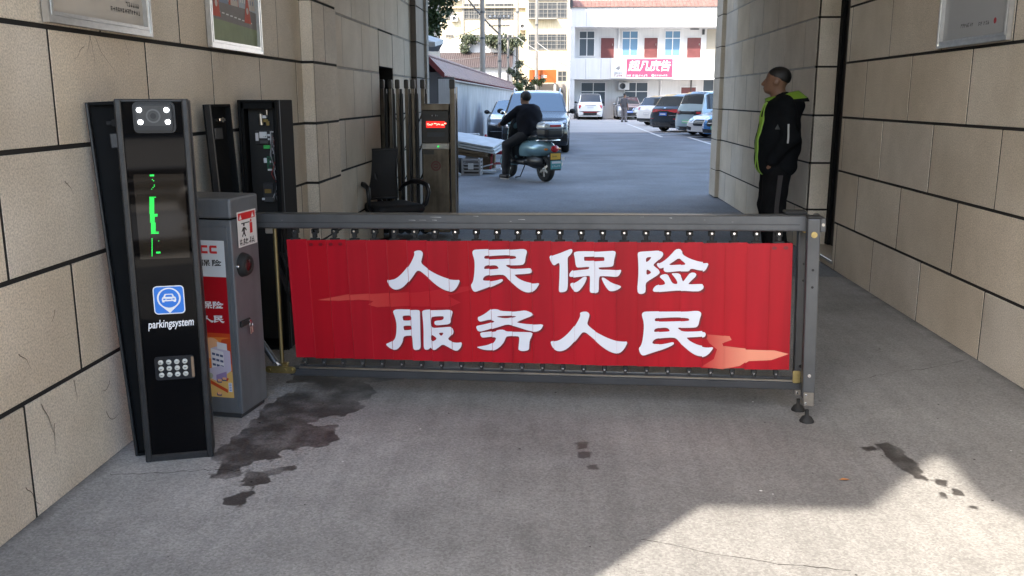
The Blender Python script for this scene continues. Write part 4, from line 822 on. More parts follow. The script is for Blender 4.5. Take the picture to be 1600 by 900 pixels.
# ------------------------------------------------------------------ office chair
M_mesh = mat('black chair mesh', (.008, .008, .009), .7, speck=.4, ss=200); M_pl = mat('black chair plastic', (.010, .010, .011), .4)
ch = thing('office_chair', 'black mesh office chair with looped arms in front of the folded gate', 'chair', (-1.64, 8.75, 0), radians(-146))
mb = MB(); v = []; N = 12; Mz = 12
for i in range(N + 1):
    for j in range(Mz + 1):
        a = -1 + 2 * i / N; t = j / Mz; wd = .21 - .07 * (1 - t) ** 2 + .04 * t * t; v.append((a * wd, -.22 - .22 * t - .05 * sin(pi * t) + .06 * a * a, .52 + .47 * t))
mb.add(v, [(i * (Mz + 1) + j, (i + 1) * (Mz + 1) + j, (i + 1) * (Mz + 1) + j + 1, i * (Mz + 1) + j + 1) for i in range(N) for j in range(Mz)], M_mesh, True)
edge = [v[j] for j in range(Mz + 1)] + [v[i * (Mz + 1) + Mz] for i in range(1, N + 1)] + [v[N * (Mz + 1) + j] for j in range(Mz - 1, -1, -1)] + [v[i * (Mz + 1)] for i in range(N - 1, -1, -1)]
mb.tube(edge, .011, M_pl, 7); mb.tube([(0, -.2, .38), (0, -.30, .5), (0, -.39, .75)], .025, M_pl); mb.build('backrest', ch, fixn=False)
mb = solid(lambda P: rbox(P, (0, .03, .45), (.25, .25, .045), .04), (-.3, -.28, .36), (.3, .34, .54), .025, M_mesh); mb.build('seat', ch)
for s in (-1, 1):
    mb = MB(); mb.tube([(s * .24, .12, .42), (s * .30, .16, .48), (s * .315, .20, .60), (s * .31, .17, .665), (s * .30, .05, .69), (s * .29, -.12, .685), (s * .25, -.24, .64), (s * .22, -.28, .58)], [.018, .02, .02, .024, .026, .026, .02, .016], M_pl, 8); mb.build('armrest', ch)
mb = MB(); mb.cyl((0, 0, .12), (0, 0, .41), .03, M_pl)
for k in range(5):
    a = 2 * pi * k / 5 + .3; mb.tube([(0, 0, .13), (.3 * cos(a), .3 * sin(a), .075)], [.03, .018], M_pl, 8); mb.cyl((.3 * cos(a) - .02 * sin(a), .3 * sin(a) + .02 * cos(a), .03), (.3 * cos(a) + .02 * sin(a), .3 * sin(a) - .02 * cos(a), .03), .03, M_rub, n=12)
mb.build('swivel_base', ch)

# ------------------------------------------------------------------ people
M_skin = mat('skin', (.23, .125, .08), .5, var=.12, vs=20); M_hair = mat('short black hair', (.012, .011, .010), .6, speck=.4, ss=250)
M_jk = mat('black jacket cloth', (.009, .010, .012), .95, var=.25, vs=12, bump=.15, bs=60, spec=.12); M_lime = mat('lime lining', (.24, .41, .04), .6); M_tr = mat('black trousers', (.010, .010, .011), .95, var=.3, vs=10, spec=.12); M_stripe = mat('grey stripe', (.045, .04, .04), .8)
M_shoe = mat('dark shoe', (.02, .02, .022), .5); M_sole = mat('pale sole', (.5, .48, .45), .6)
def head_sdf(P, c, yaw, s=1.0):
    R = np.array([[cos(yaw), -sin(yaw), 0], [sin(yaw), cos(yaw), 0], [0, 0, 1]])   # columns: local axes
    L = lambda p: np.array(c) + R @ (np.array(p) * s)
    d = els(P, L((0, -.012, .035)), np.array((.078, .098, .092)) * s, R)
    d = smin(d, els(P, L((0, .03, -.045)), np.array((.060, .066, .072)) * s, R), .04)
    d = smin(d, els(P, L((0, .072, -.085)), np.array((.03, .026, .026)) * s, R), .03)
    d = smin(d, cap(P, L((0, .088, .012)), L((0, .112, -.028)), .010 * s, .016 * s), .018)      # nose
    d = smin(d, els(P, L((0, .094, -.064)), np.array((.026, .012, .011)) * s, R), .012)           # lips
    for k in (-1, 1):
        d = smin(d, els(P, L((k * .078, -.004, -.008)), np.array((.012, .024, .034)) * s, R), .012)      # ears
        d = -smin(-d, els(P, L((k * .033, .098, .014)), np.array((.017, .016, .011)) * s, R), .012)      # eye sockets
        d = smin(d, els(P, L((k * .033, .080, .013)), np.array((.013, .013, .011)) * s, R), .004)
    return d
def hair_sdf(P, c, yaw, s=1.0, lo=-.02):
    R = np.array([[cos(yaw), -sin(yaw), 0], [sin(yaw), cos(yaw), 0], [0, 0, 1]])
    d = els(P, np.array(c) + R @ (np.array((0, -.016, .037)) * s), np.array((.0805, .0995, .095)) * s, R) + .0016 * np.sin(P[..., 0] * 260) * np.sin(P[..., 1] * 230) * np.sin(P[..., 2] * 250)
    q = (P - np.array(c)) @ R / s
    front = (q[..., 1] - .055 - .0 * q[..., 2]) ; cut = np.maximum(lo - q[..., 2] + .55 * (q[..., 1] + .06), front - 1.0 * np.maximum(q[..., 2] - .05, 0) + .005 * np.sin(q[..., 0] * 190) + .004 * np.sin(q[..., 2] * 240 + q[..., 1] * 170)) * .8 * s
    return np.maximum(d, cut)
def hand_sdf(P, w, d, up, s=1.0, curl=.5):
    """palm with five bent fingers: w wrist, d finger direction, up back-of-hand normal"""
    d = np.array(d, float); d /= np.linalg.norm(d); up = np.array(up, float); up -= d * (up @ d); up /= np.linalg.norm(up); sd = np.cross(d, up); w = np.array(w, float)
    v = cap(P, w, w + d * .085 * s + sd * .0, .026 * s, .036 * s)
    for k, L in ((-1.5, .068), (-.5, .08), (.5, .076), (1.5, .06)):
        a = w + d * .085 * s + sd * (k * .0185 * s); b = a + (d * cos(curl * .6) - up * sin(curl * .6)) * L * .5 * s; c = b + (d * cos(curl * 1.9) - up * sin(curl * 1.9)) * L * .5 * s
        v = smin(v, np.minimum(cap(P, a, b, .0105 * s, .0095 * s), cap(P, b, c, .0095 * s, .008 * s)), .006)
    a = w + d * .025 * s - sd * .028 * s; b = a + (d * .6 - sd * .55 - up * .35) * .05 * s; c = b + (d * .85 - up * .4) * .035 * s
    return smin(v, np.minimum(cap(P, a, b, .014 * s, .011 * s), cap(P, b, c, .011 * s, .009 * s)), .01)

# the guard by the doorway
gd = thing('person', 'man in a black jacket with lime green lining standing by the doorway, looking away', 'person', (2.06, 8.70, 0), radians(85))
gd.scale = (1.07, 1.13, 1)
HC = (0, .035, 1.655); HY = radians(-14)
def leg(P, s, hip, knee, ank, r=(.10, .068, .05)): return smin(cap(P, hip, knee, r[0], r[1]), cap(P, knee, ank, r[1], r[2]), .03)
def guard_body(P):
    d = smin(cap(P, (0, .0, 1.46), (0, .028, 1.60), .062, .060), head_sdf(P, HC, HY), .03)
    d = smin(d, smin(els(P, (0, 0, 1.28), (.18, .12, .24)), els(P, (0, .01, 1.02), (.165, .13, .2)), .08), .05)
    for s in (-1, 1):
        d = smin(d, cap(P, (s * .17, -.01, 1.43), (s * .25, -.06, 1.15), .05, .042), .04); d = smin(d, cap(P, (s * .25, -.06, 1.15), (s * .215, .075, .92), .042, .03), .02)
        d = smin(d, hand_sdf(P, (s * .205, .070, .905), (-s * .10, .04, -.12), (s, .2, 0), 1, .7), .012)
        d = smin(d, leg(P, s, (s * .09, 0, .92), (s * .115, .02, .50), (s * .12, -.02, .10), (.085, .055, .04)), .05)
        d = smin(d, cap(P, (s * .12, -.03, .05), (s * .14, .13, .04), .035, .03), .02)
    return d
solid(guard_body, (-.36, -.24, .0), (.36, .26, 1.80), .0115, M_skin).build('body', gd)
solid(lambda P: hair_sdf(P, HC, HY, 1, -.005), (-.13, -.15, 1.55), (.13, .16, 1.80), .009, M_hair).build('hair', gd)
def fold(P, a=.0055): return a * (np.sin(P[..., 2] * 27 + 16 * P[..., 0] + 9 * P[..., 1] + 2 * np.sin(P[..., 0] * 9)) * .6 + .5 * np.sin(P[..., 2] * 51 - 24 * P[..., 0] + 2 * np.sin(P[..., 1] * 17 + P[..., 2] * 7)) * np.sin(P[..., 2] * 5 + P[..., 0] * 8) + .4 * np.sin(P[..., 0] * 33 + P[..., 2] * 13))
def jacket(P):
    d = smin(els(P, (0, -.01, 1.27), (.225, .165, .30)), rbox(P, (0, .005, .97), (.212, .165, .20), .12), .14)
    d = smin(d, cap(P, (-.15, -.02, 1.445), (.15, -.02, 1.445), .068, .068), .06)
    for s in (-1, 1):
        d = smin(d, cap(P, (s * .175, -.015, 1.42), (s * .262, -.065, 1.15), .074, .066), .05)
        d = smin(d, cap(P, (s * .262, -.065, 1.15), (s * .222, .065, .935), .066, .050), .03)
    d = smin(d, els(P, (0, -.135, 1.43), (.13, .06, .085)), .05)     # hood lying on the back
    d = d + fold(P)
    d = np.maximum(d, .775 - P[..., 2]); d = np.maximum(d, -(els(P, (0, .045, 1.55), (.085, .085, .10))))
    return d
jm = solid(jacket, (-.40, -.30, .74), (.40, .28, 1.58), .0125, M_jk); jm.build('jacket', gd)
jt = bvh(jm)
mb = MB(); patch(mb, jt, [(-.125, .80), (-.06, .80), (-.055, 1.10), (-.035, 1.30), (-.03, 1.47), (-.075, 1.46), (-.10, 1.30), (-.125, 1.10)], M_lime, '+y', .010, .03); mb.build('lining', gd)
mb = MB(); rr = []
for k in range(25):
    t = 2 * pi * k / 24; bk = .5 - .5 * sin(t); rr.append([((.085 + .0 * bk) * cos(t), .03 + .085 * sin(t) - .02 * bk, 1.50 + .055 * bk), ((.115 + .02 * bk) * cos(t), .02 + .105 * sin(t) - .06 * bk, 1.495 + .075 * bk), ((.145 + .04 * bk) * cos(t), .0 + .12 * sin(t) - .10 * bk, 1.470 + .035 * bk), ((.15 + .045 * bk) * cos(t), .0 + .125 * sin(t) - .11 * bk, 1.45 + .02 * bk)])
f = [p for q in rr for p in q]
mb.add(f, [(4 * k + i, 4 * k + 4 + i, 4 * k + 5 + i, 4 * k + 1 + i) for k in range(24) for i in range(2)], M_lime, True); mb.add(f, [(4 * k + 2, 4 * k + 6, 4 * k + 7, 4 * k + 3) for k in range(24)], M_jk, True); mb.build('collar', gd, fixn=False)
mb = MB(); patch(mb, jt, [(-1 * .02 - .02, 1.10), (-.028, 1.10), (-.03, 1.27), (-.042, 1.27)], mat('silver zip', (.5, .5, .5), .4), '-x', .008, .03)
patch(mb, jt, [(.02, 1.22), (.055, 1.22), (.04, 1.265)], mat('grey chest badge', (.10, .11, .11), .6), '-x', .008, .02); mb.build('badge', gd)
def trousers(P):
    d = rbox(P, (0, 0, .93), (.165, .135, .12), .09)
    for s in (-1, 1): d = smin(d, leg(P, s, (s * .095, 0, .90), (s * .122, .02, .50), (s * .13, -.025, .085), (.118, .097, .088)), .05)
    return np.maximum(d + fold(P, .0035), np.maximum(.07 - P[..., 2], P[..., 2] - 1.0))
tmb = solid(trousers, (-.28, -.2, .03), (.28, .2, 1.05), .0125, M_tr); tmb.build('trousers', gd)
mb = MB(); patch(mb, bvh(tmb), [(-.03, .12), (.02, .12), (.025, .5), (.01, .80), (-.03, .80), (-.01, .5)], M_stripe, '-x', .006, .04); mb.build('stripe', gd)
for s in (-1, 1):
    mb = solid(lambda P: np.maximum(smin(cap(P, (s * .13, -.06, .06), (s * .15, .10, .045), .055, .045), cap(P, (s * .13, -.06, .05), (s * .13, -.05, .11), .05, .05), .03), .02 - P[..., 2]), (s * .14 - .09, -.14, .0), (s * .14 + .09, .18, .17), .011, M_shoe); o = mb.build('shoe', gd)
    mb = MB(); mb.prism([[(s * .14 + .048 * cos(t), .02 + .135 * sin(t)) for t in [k * pi / 10 for k in range(20)]]], lambda a, b, h: (a, b, h), 0, .024, M_sole); mb.build('sole', o)

# ------------------------------------------------------------------ scooter and rider
M_sc = mat('silver blue scooter paint', (.22, .37, .42), .25, .3, coat=.6); M_scd = mat('black scooter plastic', (.012, .013, .015), .35); M_tail = mat('red tail lens', (.45, .01, .015), .15, coat=.5); M_yel = mat('yellow plate', (.62, .36, .03), .45); M_teal = mat('blue green plate', (.06, .25, .28), .45)
M_tyre = mat('tyre rubber', (.015, .015, .016), .8); M_rim = mat('alloy rim', (.42, .43, .44), .3, .9)
SR = 37
scl = (-.60, 17.15, -.008)
sc = thing('scooter', 'silver blue motor scooter with a top box and yellow plate, ridden away from the barrier', 'scooter', scl, radians(SR))
def wheel(parent, x, y, r, w, name='wheel', spokes=6):
    A = Matrix.Translation((x, y, r)) @ Matrix.Rotation(pi / 2, 4, 'Y')
    mb = MB(); mb.lathe([(r * .62, -w * .5), (r * .86, -w * .52), (r * .97, -w * .38), (r, -w * .2), (r, w * .2), (r * .97, w * .38), (r * .86, w * .52), (r * .62, w * .5)], M_tyre, 28, A); o = mb.build(name, parent)
    mb = MB(); mb.lathe([(r * .66, -w * .45), (r * .63, -w * .2), (r * .63, w * .2), (r * .66, w * .45)], M_rim, 28, A); mb.lathe([(0, w * .42), (r * .13, w * .40), (r * .15, w * .25), (r * .15, -w * .25), (r * .13, -w * .40), (0, -w * .42)], M_rim, 16, A); mb.lathe([(0, w * .1), (r * .6, w * .1)], M_scd, 20, A); mb.lathe([(0, -w * .1), (r * .6, -w * .1)], M_scd, 20, A)
    for k in range(spokes):
        t = 2 * pi * k / spokes; c, s_ = cos(t), sin(t); q = .07 * r
        for sg in (-1, 1):
            h = sg * w * .36; mb.add([A @ Vector(p) for p in ((c * r * .12 - s_ * q * 1.5, s_ * r * .12 + c * q * 1.5, h), (c * r * .12 + s_ * q * 1.5, s_ * r * .12 - c * q * 1.5, h), (c * r * .65 + s_ * q, s_ * r * .65 - c * q, h * .9), (c * r * .65 - s_ * q, s_ * r * .65 + c * q, h * .9))], [(0, 1, 2, 3)], M_rim)
    mb.build('rim', o); return o
wheel(sc, 0, -.60, .235, .115); wheel(sc, 0, .60, .235, .105)
def rearbody(P):
    d = els(P, (0, -.36, .60), (.215, .44, .165)); d = smin(d, els(P, (0, -.05, .52), (.17, .22, .22)), .1); d = np.maximum(d, .44 - P[..., 2] - .25 * np.maximum(-P[..., 1] - .3, 0)); return smin(d, cap(P, (0, -.70, .63), (0, -.82, .60), .09, .06), .08)
solid(rearbody, (-.26, -.95, .38), (.26, .25, .82), .022, M_sc).build('rear_cowl', sc)
solid(lambda P: smin(smin(rbox(P, (0, .12, .33), (.17, .26, .05), .03), np.maximum(els(P, (0, -.35, .36), (.15, .36, .14)), -els(P, (0, -.6, .235), (.08, .26, .26))), .05), rbox(P, (0, -.42, .30), (.06, .2, .06), .04), .04), (-.24, -.8, .12), (.24, .45, .55), .022, M_scd).build('floorboard', sc)
solid(lambda P: np.maximum(np.abs(els(P, (0, .18, .72), (.24, .26, .52))) - .02, np.maximum(.30 - P[..., 1] , .32 - P[..., 2])), (-.3, .2, .28), (.3, .5, 1.3), .02, M_scd).build('leg_shield', sc)
solid(lambda P: np.maximum(np.abs(els(P, (0, .18, .72), (.252, .275, .53))) - .016, np.maximum(.335 - P[..., 1], .30 - P[..., 2])), (-.3, .26, .26), (.3, .52, 1.3), .018, M_sc).build('front_apron', sc)
solid(lambda P: np.maximum(els(P, (0, .60, .27), (.09, .30, .25)), np.maximum(.25 - P[..., 2], -els(P, (0, .60, .235), (.07, .25, .245)))), (-.14, .25, .22), (.14, .95, .56), .018, M_sc).build('mudguard', sc)
solid(lambda P: smin(els(P, (0, -.12, .80), (.15, .30, .065)), els(P, (0, -.42, .82), (.15, .22, .06)), .05), (-.2, -.7, .7), (.2, .24, .92), .02, M_scd).build('seat', sc)
mb = MB(); mb.tube([(0, .60, .235), (0, .52, .55), (0, .42, 1.0)], .032, M_scd); mb.tube([(-.34, .30, 1.03), (-.2, .38, 1.03), (0, .42, 1.0), (.2, .38, 1.03), (.34, .30, 1.03)], .016, M_scd); mb.ell((0, .45, 1.02), (.13, .10, .10), M_sc); mb.ell((0, .53, 1.02), (.07, .04, .07), M_chrome); mb.build('handlebar', sc)
for s in (-1, 1):
    mb = MB(); mb.tube([(s * .22, .37, 1.04), (s * .27, .40, 1.2)], .007, M_chrome, 6); mb.ell((s * .28, .41, 1.24), (.055, .022, .04), M_chrome); mb.build('mirror', sc)
solid(lambda P: np.maximum(rbox(P, (0, -.72, .93), (.21, .17, .13), .07), P[..., 2] - .96), (-.26, -.95, .75), (.26, -.5, 1.0), .018, M_scd).build('top_box', sc)
o = solid(lambda P: np.maximum(rbox(P, (0, -.72, .97), (.215, .175, .12), .08), .955 - P[..., 2]), (-.26, -.95, .9), (.26, -.5, 1.14), .018, mat('silver box lid', (.5, .53, .55), .25, .5, coat=.5)).build('box_lid', sc)
mb = MB(); mb.box(-.12, .12, -.905, -.885, 1.0, 1.04, M_tail, .006); mb.build('reflector', o); mb = MB(); mb.box(-.1, .1, -.8, -.62, .74, .80, M_scd, .01); mb.tube([(-.16, -.5, .75), (-.17, -.8, .76), (.17, -.8, .76), (.16, -.5, .75)], .012, M_chrome, 6); mb.build('carrier', sc)
mb = MB(); mb.ell((0, -.875, .61), (.085, .04, .065), M_tail); mb.build('tail_light', sc)
for s in (-1, 1): mb = MB(); mb.ell((s * .14, -.80, .60), (.045, .03, .022), mat('amber lens %d' % s, (.6, .2, .02), .2)); mb.build('indicator', sc)
mb = MB(); mb.box(-.11, .11, -.905, -.895, .42, .53, M_yel, .002, None); strokes(mb, lambda a, b, h: (a, -.906 - h, b), -.08, .475, 6, .028, .001, M_inkb, 1, 2); mb.build('number_plate', sc)
mb = MB(); mb.box(-.12, .12, -.925, -.915, .25, .40, M_teal, .002); mb.box(-.13, .13, -.893, -.884, .22, .55, M_scd, .002); mb.box(-.1, .1, -.928, -.924, .35, .39, M_lab); strokes(mb, lambda a, b, h: (a, -.926 - h, b), -.09, .30, 5, .036, .001, M_lab, 1, 4); mb.box(.125, .20, -.91, -.905, .40, .46, M_lab); mb.build('mudflap', sc)
mb = MB(); mb.tube([(.14, -.25, .28), (.15, -.5, .28), (.15, -.85, .33)], [.03, .05, .05], M_steel); mb.build('exhaust', sc); mb = MB(); mb.tube([(-.08, -.05, .28), (-.14, .02, .06), (-.2, .1, .04)], .012, M_scd, 6); mb.build('side_stand', sc)

M_bj = mat('dark navy jacket', (.012, .013, .018), .92, var=.25, vs=10, bump=.2, bs=50, spec=.15); M_bt = mat('black jeans', (.012, .012, .015), .8, var=.2, vs=10)
rd = thing('person', 'rider in a black jacket seated on the silver blue scooter with one foot down', 'person', scl, radians(SR))
rd.scale = (1.08, 1.06, 1)
RH = (0, .06, 1.50)
def rider_arm(P, s, r): return smin(cap(P, (s * .19, .0, 1.29), (s * .33, .13, 1.13), r[0], r[1]), cap(P, (s * .33, .13, 1.13), (s * .325, .29, 1.045), r[1], r[2]), .03)
def rider_leg(P, s, r):
    if s < 0: return smin(cap(P, (-.1, -.12, .86), (-.255, .26, .64), r[0], r[1]), cap(P, (-.255, .26, .64), (-.285, .24, .12), r[1], r[2]), .03)
    return smin(cap(P, (.1, -.12, .86), (.19, .26, .80), r[0], r[1]), cap(P, (.19, .26, .80), (.15, .22, .44), r[1], r[2]), .03)
def rider_body(P):
    d = smin(cap(P, (0, .0, 1.28), (0, .04, 1.43), .06, .058), head_sdf(P, RH, .1), .03); d = smin(d, els(P, (0, -.06, 1.12), (.17, .11, .26)), .05); d = smin(d, els(P, (0, -.14, .90), (.16, .13, .12)), .06)
    for s in (-1, 1):
        d = smin(d, rider_arm(P, s, (.05, .04, .03)), .03); d = smin(d, hand_sdf(P, (s * .325, .28, 1.05), (0, .12, -.03), (0, .2, 1), 1, 1.1), .012); d = smin(d, rider_leg(P, s, (.08, .055, .04)), .04)
    d = smin(d, cap(P, (-.285, .22, .06), (-.30, .36, .05), .035, .03), .02); return smin(d, cap(P, (.15, .2, .42), (.16, .34, .41), .035, .03), .02)
solid(rider_body, (-.48, -.34, .0), (.48, .5, 1.68), .0145, M_skin).build('body', rd)
solid(lambda P: hair_sdf(P, RH, .1, 1.09, -.10), (-.13, -.12, 1.38), (.13, .2, 1.68), .011, M_hair).build('hair', rd)
def rjack(P):
    d = smin(els(P, (0, -.07, 1.13), (.25, .18, .30)), rbox(P, (0, -.12, .93), (.19, .16, .14), .1), .1); d = smin(d, cap(P, (-.15, .0, 1.30), (.15, .0, 1.30), .075, .075), .06)
    for s in (-1, 1): d = smin(d, rider_arm(P, s, (.078, .066, .05)), .04)
    d = smin(d, cap(P, (0, .02, 1.36), (0, .03, 1.40), .075, .072), .03) + fold(P, .004)
    return np.maximum(d, np.maximum(.81 - P[..., 2], P[..., 2] - 1.405))
solid(rjack, (-.46, -.34, .78), (.46, .42, 1.45), .0145, M_bj).build('jacket', rd)
solid(lambda P: np.maximum(smin(smin(rider_leg(P, -1, (.105, .085, .07)), rider_leg(P, 1, (.105, .085, .07)), .02), els(P, (0, -.14, .88), (.18, .16, .12)), .05) + fold(P, .003), .10 - P[..., 2]), (-.42, -.34, .06), (.34, .42, 1.03), .0145, M_bt).build('trousers', rd)
for s, z0 in ((-1, .0), (1, .375)):
    x = -.29 if s < 0 else .155
    mb = solid(lambda P: np.maximum(cap(P, (x, .19, z0 + .06), (x + s * .01, .37, z0 + .05), .052, .044), z0 + .018 - P[..., 2]), (x - .08, .08, z0 - .02), (x + .08, .45, z0 + .14), .013, M_shoe); o = mb.build('shoe', rd)
    mb = MB(); mb.prism([[(x + .045 * cos(t), .28 + .135 * sin(t)) for t in [k * pi / 10 for k in range(20)]]], lambda a, b, h: (a, b, z0 + h), 0, .02, M_sole); mb.build('sole', o)

# the man by the far cars
M_tee = mat('charcoal tee shirt', (.07, .07, .08), .8); M_gt = mat('grey trousers', (.14, .13, .14), .8)
fm = thing('person', 'distant man in a dark tee shirt and grey trousers standing beside the silver car', 'person', (4.12, 58.5, -.004), radians(-35))
def fbody(P):
    d = smin(cap(P, (0, 0, 1.46), (0, .02, 1.6), .055, .055), head_sdf(P, (0, .03, 1.68), -.3), .03); d = smin(d, els(P, (0, 0, 1.25), (.17, .11, .26)), .05); d = smin(d, els(P, (0, 0, .98), (.15, .12, .15)), .06)
    for s in (-1, 1): d = smin(d, smin(cap(P, (s * .18, 0, 1.42), (s * .25, -.03, 1.13), .05, .042), cap(P, (s * .25, -.03, 1.13), (s * .24, .06, .90), .04, .03), .02), .03); d = smin(d, hand_sdf(P, (s * .24, .06, .9), (0, .03, -.12), (s, 0, 0), 1, .4), .012); d = smin(d, leg(P, s, (s * .09, 0, .92), (s * .11, .01, .5), (s * .12, -.02, .1), (.08, .055, .04)), .04); d = smin(d, cap(P, (s * .12, -.03, .05), (s * .14, .13, .04), .035, .03), .02)
    return d
solid(fbody, (-.34, -.22, 0), (.34, .24, 1.84), .02, M_skin).build('body', fm)
solid(lambda P: hair_sdf(P, (0, .03, 1.68), -.3, 1.03, -.03), (-.13, -.15, 1.57), (.13, .18, 1.84), .014, M_hair).build('hair', fm)
def tee(P):
    d = smin(els(P, (0, -.0, 1.25), (.205, .145, .30)), rbox(P, (0, 0, 1.0), (.185, .14, .14), .1), .1); d = smin(d, cap(P, (-.14, 0, 1.44), (.14, 0, 1.44), .065, .065), .05)
    for s in (-1, 1): d = smin(d, cap(P, (s * .18, 0, 1.42), (s * .235, -.02, 1.2), .07, .066), .04)
    return np.maximum(d, np.maximum(.88 - P[..., 2], P[..., 2] - 1.5))
solid(tee, (-.36, -.22, .84), (.36, .22, 1.54), .02, M_tee).build('shirt', fm)
def ftr(P):
    d = rbox(P, (0, 0, .93), (.16, .13, .12), .09)
    for s in (-1, 1): d = smin(d, leg(P, s, (s * .09, 0, .9), (s * .115, .01, .5), (s * .125, -.02, .08), (.105, .085, .07)), .04)
    return np.maximum(d, np.maximum(.07 - P[..., 2], P[..., 2] - 1.0))
solid(ftr, (-.28, -.2, .03), (.28, .2, 1.05), .02, M_gt).build('trousers', fm)
for s in (-1, 1): solid(lambda P: np.maximum(cap(P, (s * .13, -.05, .055), (s * .15, .12, .045), .05, .042), .012 - P[..., 2]), (s * .14 - .1, -.14, -.02), (s * .14 + .1, .2, .13), .018, M_shoe).build('shoe', fm)
# ------------------------------------------------------------------ cars
M_cgl2 = mat('dark car glass', (.03, .036, .042), .05, spec=.6)
M_cgl_sky = mat('car glass', (.11, .16, .20), .03, .35, spec=.9, coat=.6); M_cblk = mat('black car trim', (.012, .012, .013), .45); M_lamp = mat('clear lamp', (.55, .58, .62), .08, .3, coat=1); M_lampd = mat('dark lamp', (.08, .09, .10), .08, coat=1)  # blue-grey metallic base of the first glass stands in for reflected sky
M_rl = mat('red rear lamp', (.40, .012, .02), .15, coat=1); M_pb = mat('blue number plate', (.05, .16, .55), .4); M_pg = mat('green number plate', (.25, .62, .38), .4); M_und = mat('black underbody', (.008, .008, .008), .9)
PROF = dict(
 suv=([(-2.30, .90), (-2.26, 1.04), (-2.16, 1.12), (-1.80, 1.60), (-1.5, 1.69), (-.6, 1.73), (.1, 1.71), (.42, 1.65), (1.22, 1.12), (1.5, 1.08), (2.05, .98), (2.22, .86), (2.30, .72)], 1.08, 4.6),
 sedan=([(-2.40, .80), (-2.34, .98), (-1.85, 1.06), (-1.62, 1.08), (-.85, 1.38), (-.4, 1.44), (.15, 1.43), (1.15, .98), (1.4, .94), (2.1, .82), (2.32, .68), (2.40, .56)], .98, 4.8),
 mpv=([(-2.15, .95), (-2.12, 1.08), (-1.95, 1.66), (-1.7, 1.76), (-.6, 1.79), (.5, 1.74), (1.42, 1.12), (1.6, 1.06), (2.02, .94), (2.12, .8), (2.15, .66)], 1.05, 4.3),
 hatch=([(-2.0, .80), (-1.96, .98), (-1.62, 1.46), (-1.3, 1.55), (-.4, 1.58), (.25, 1.54), (1.1, 1.02), (1.3, .98), (1.82, .86), (1.95, .72), (2.0, .58)], .98, 4.0))
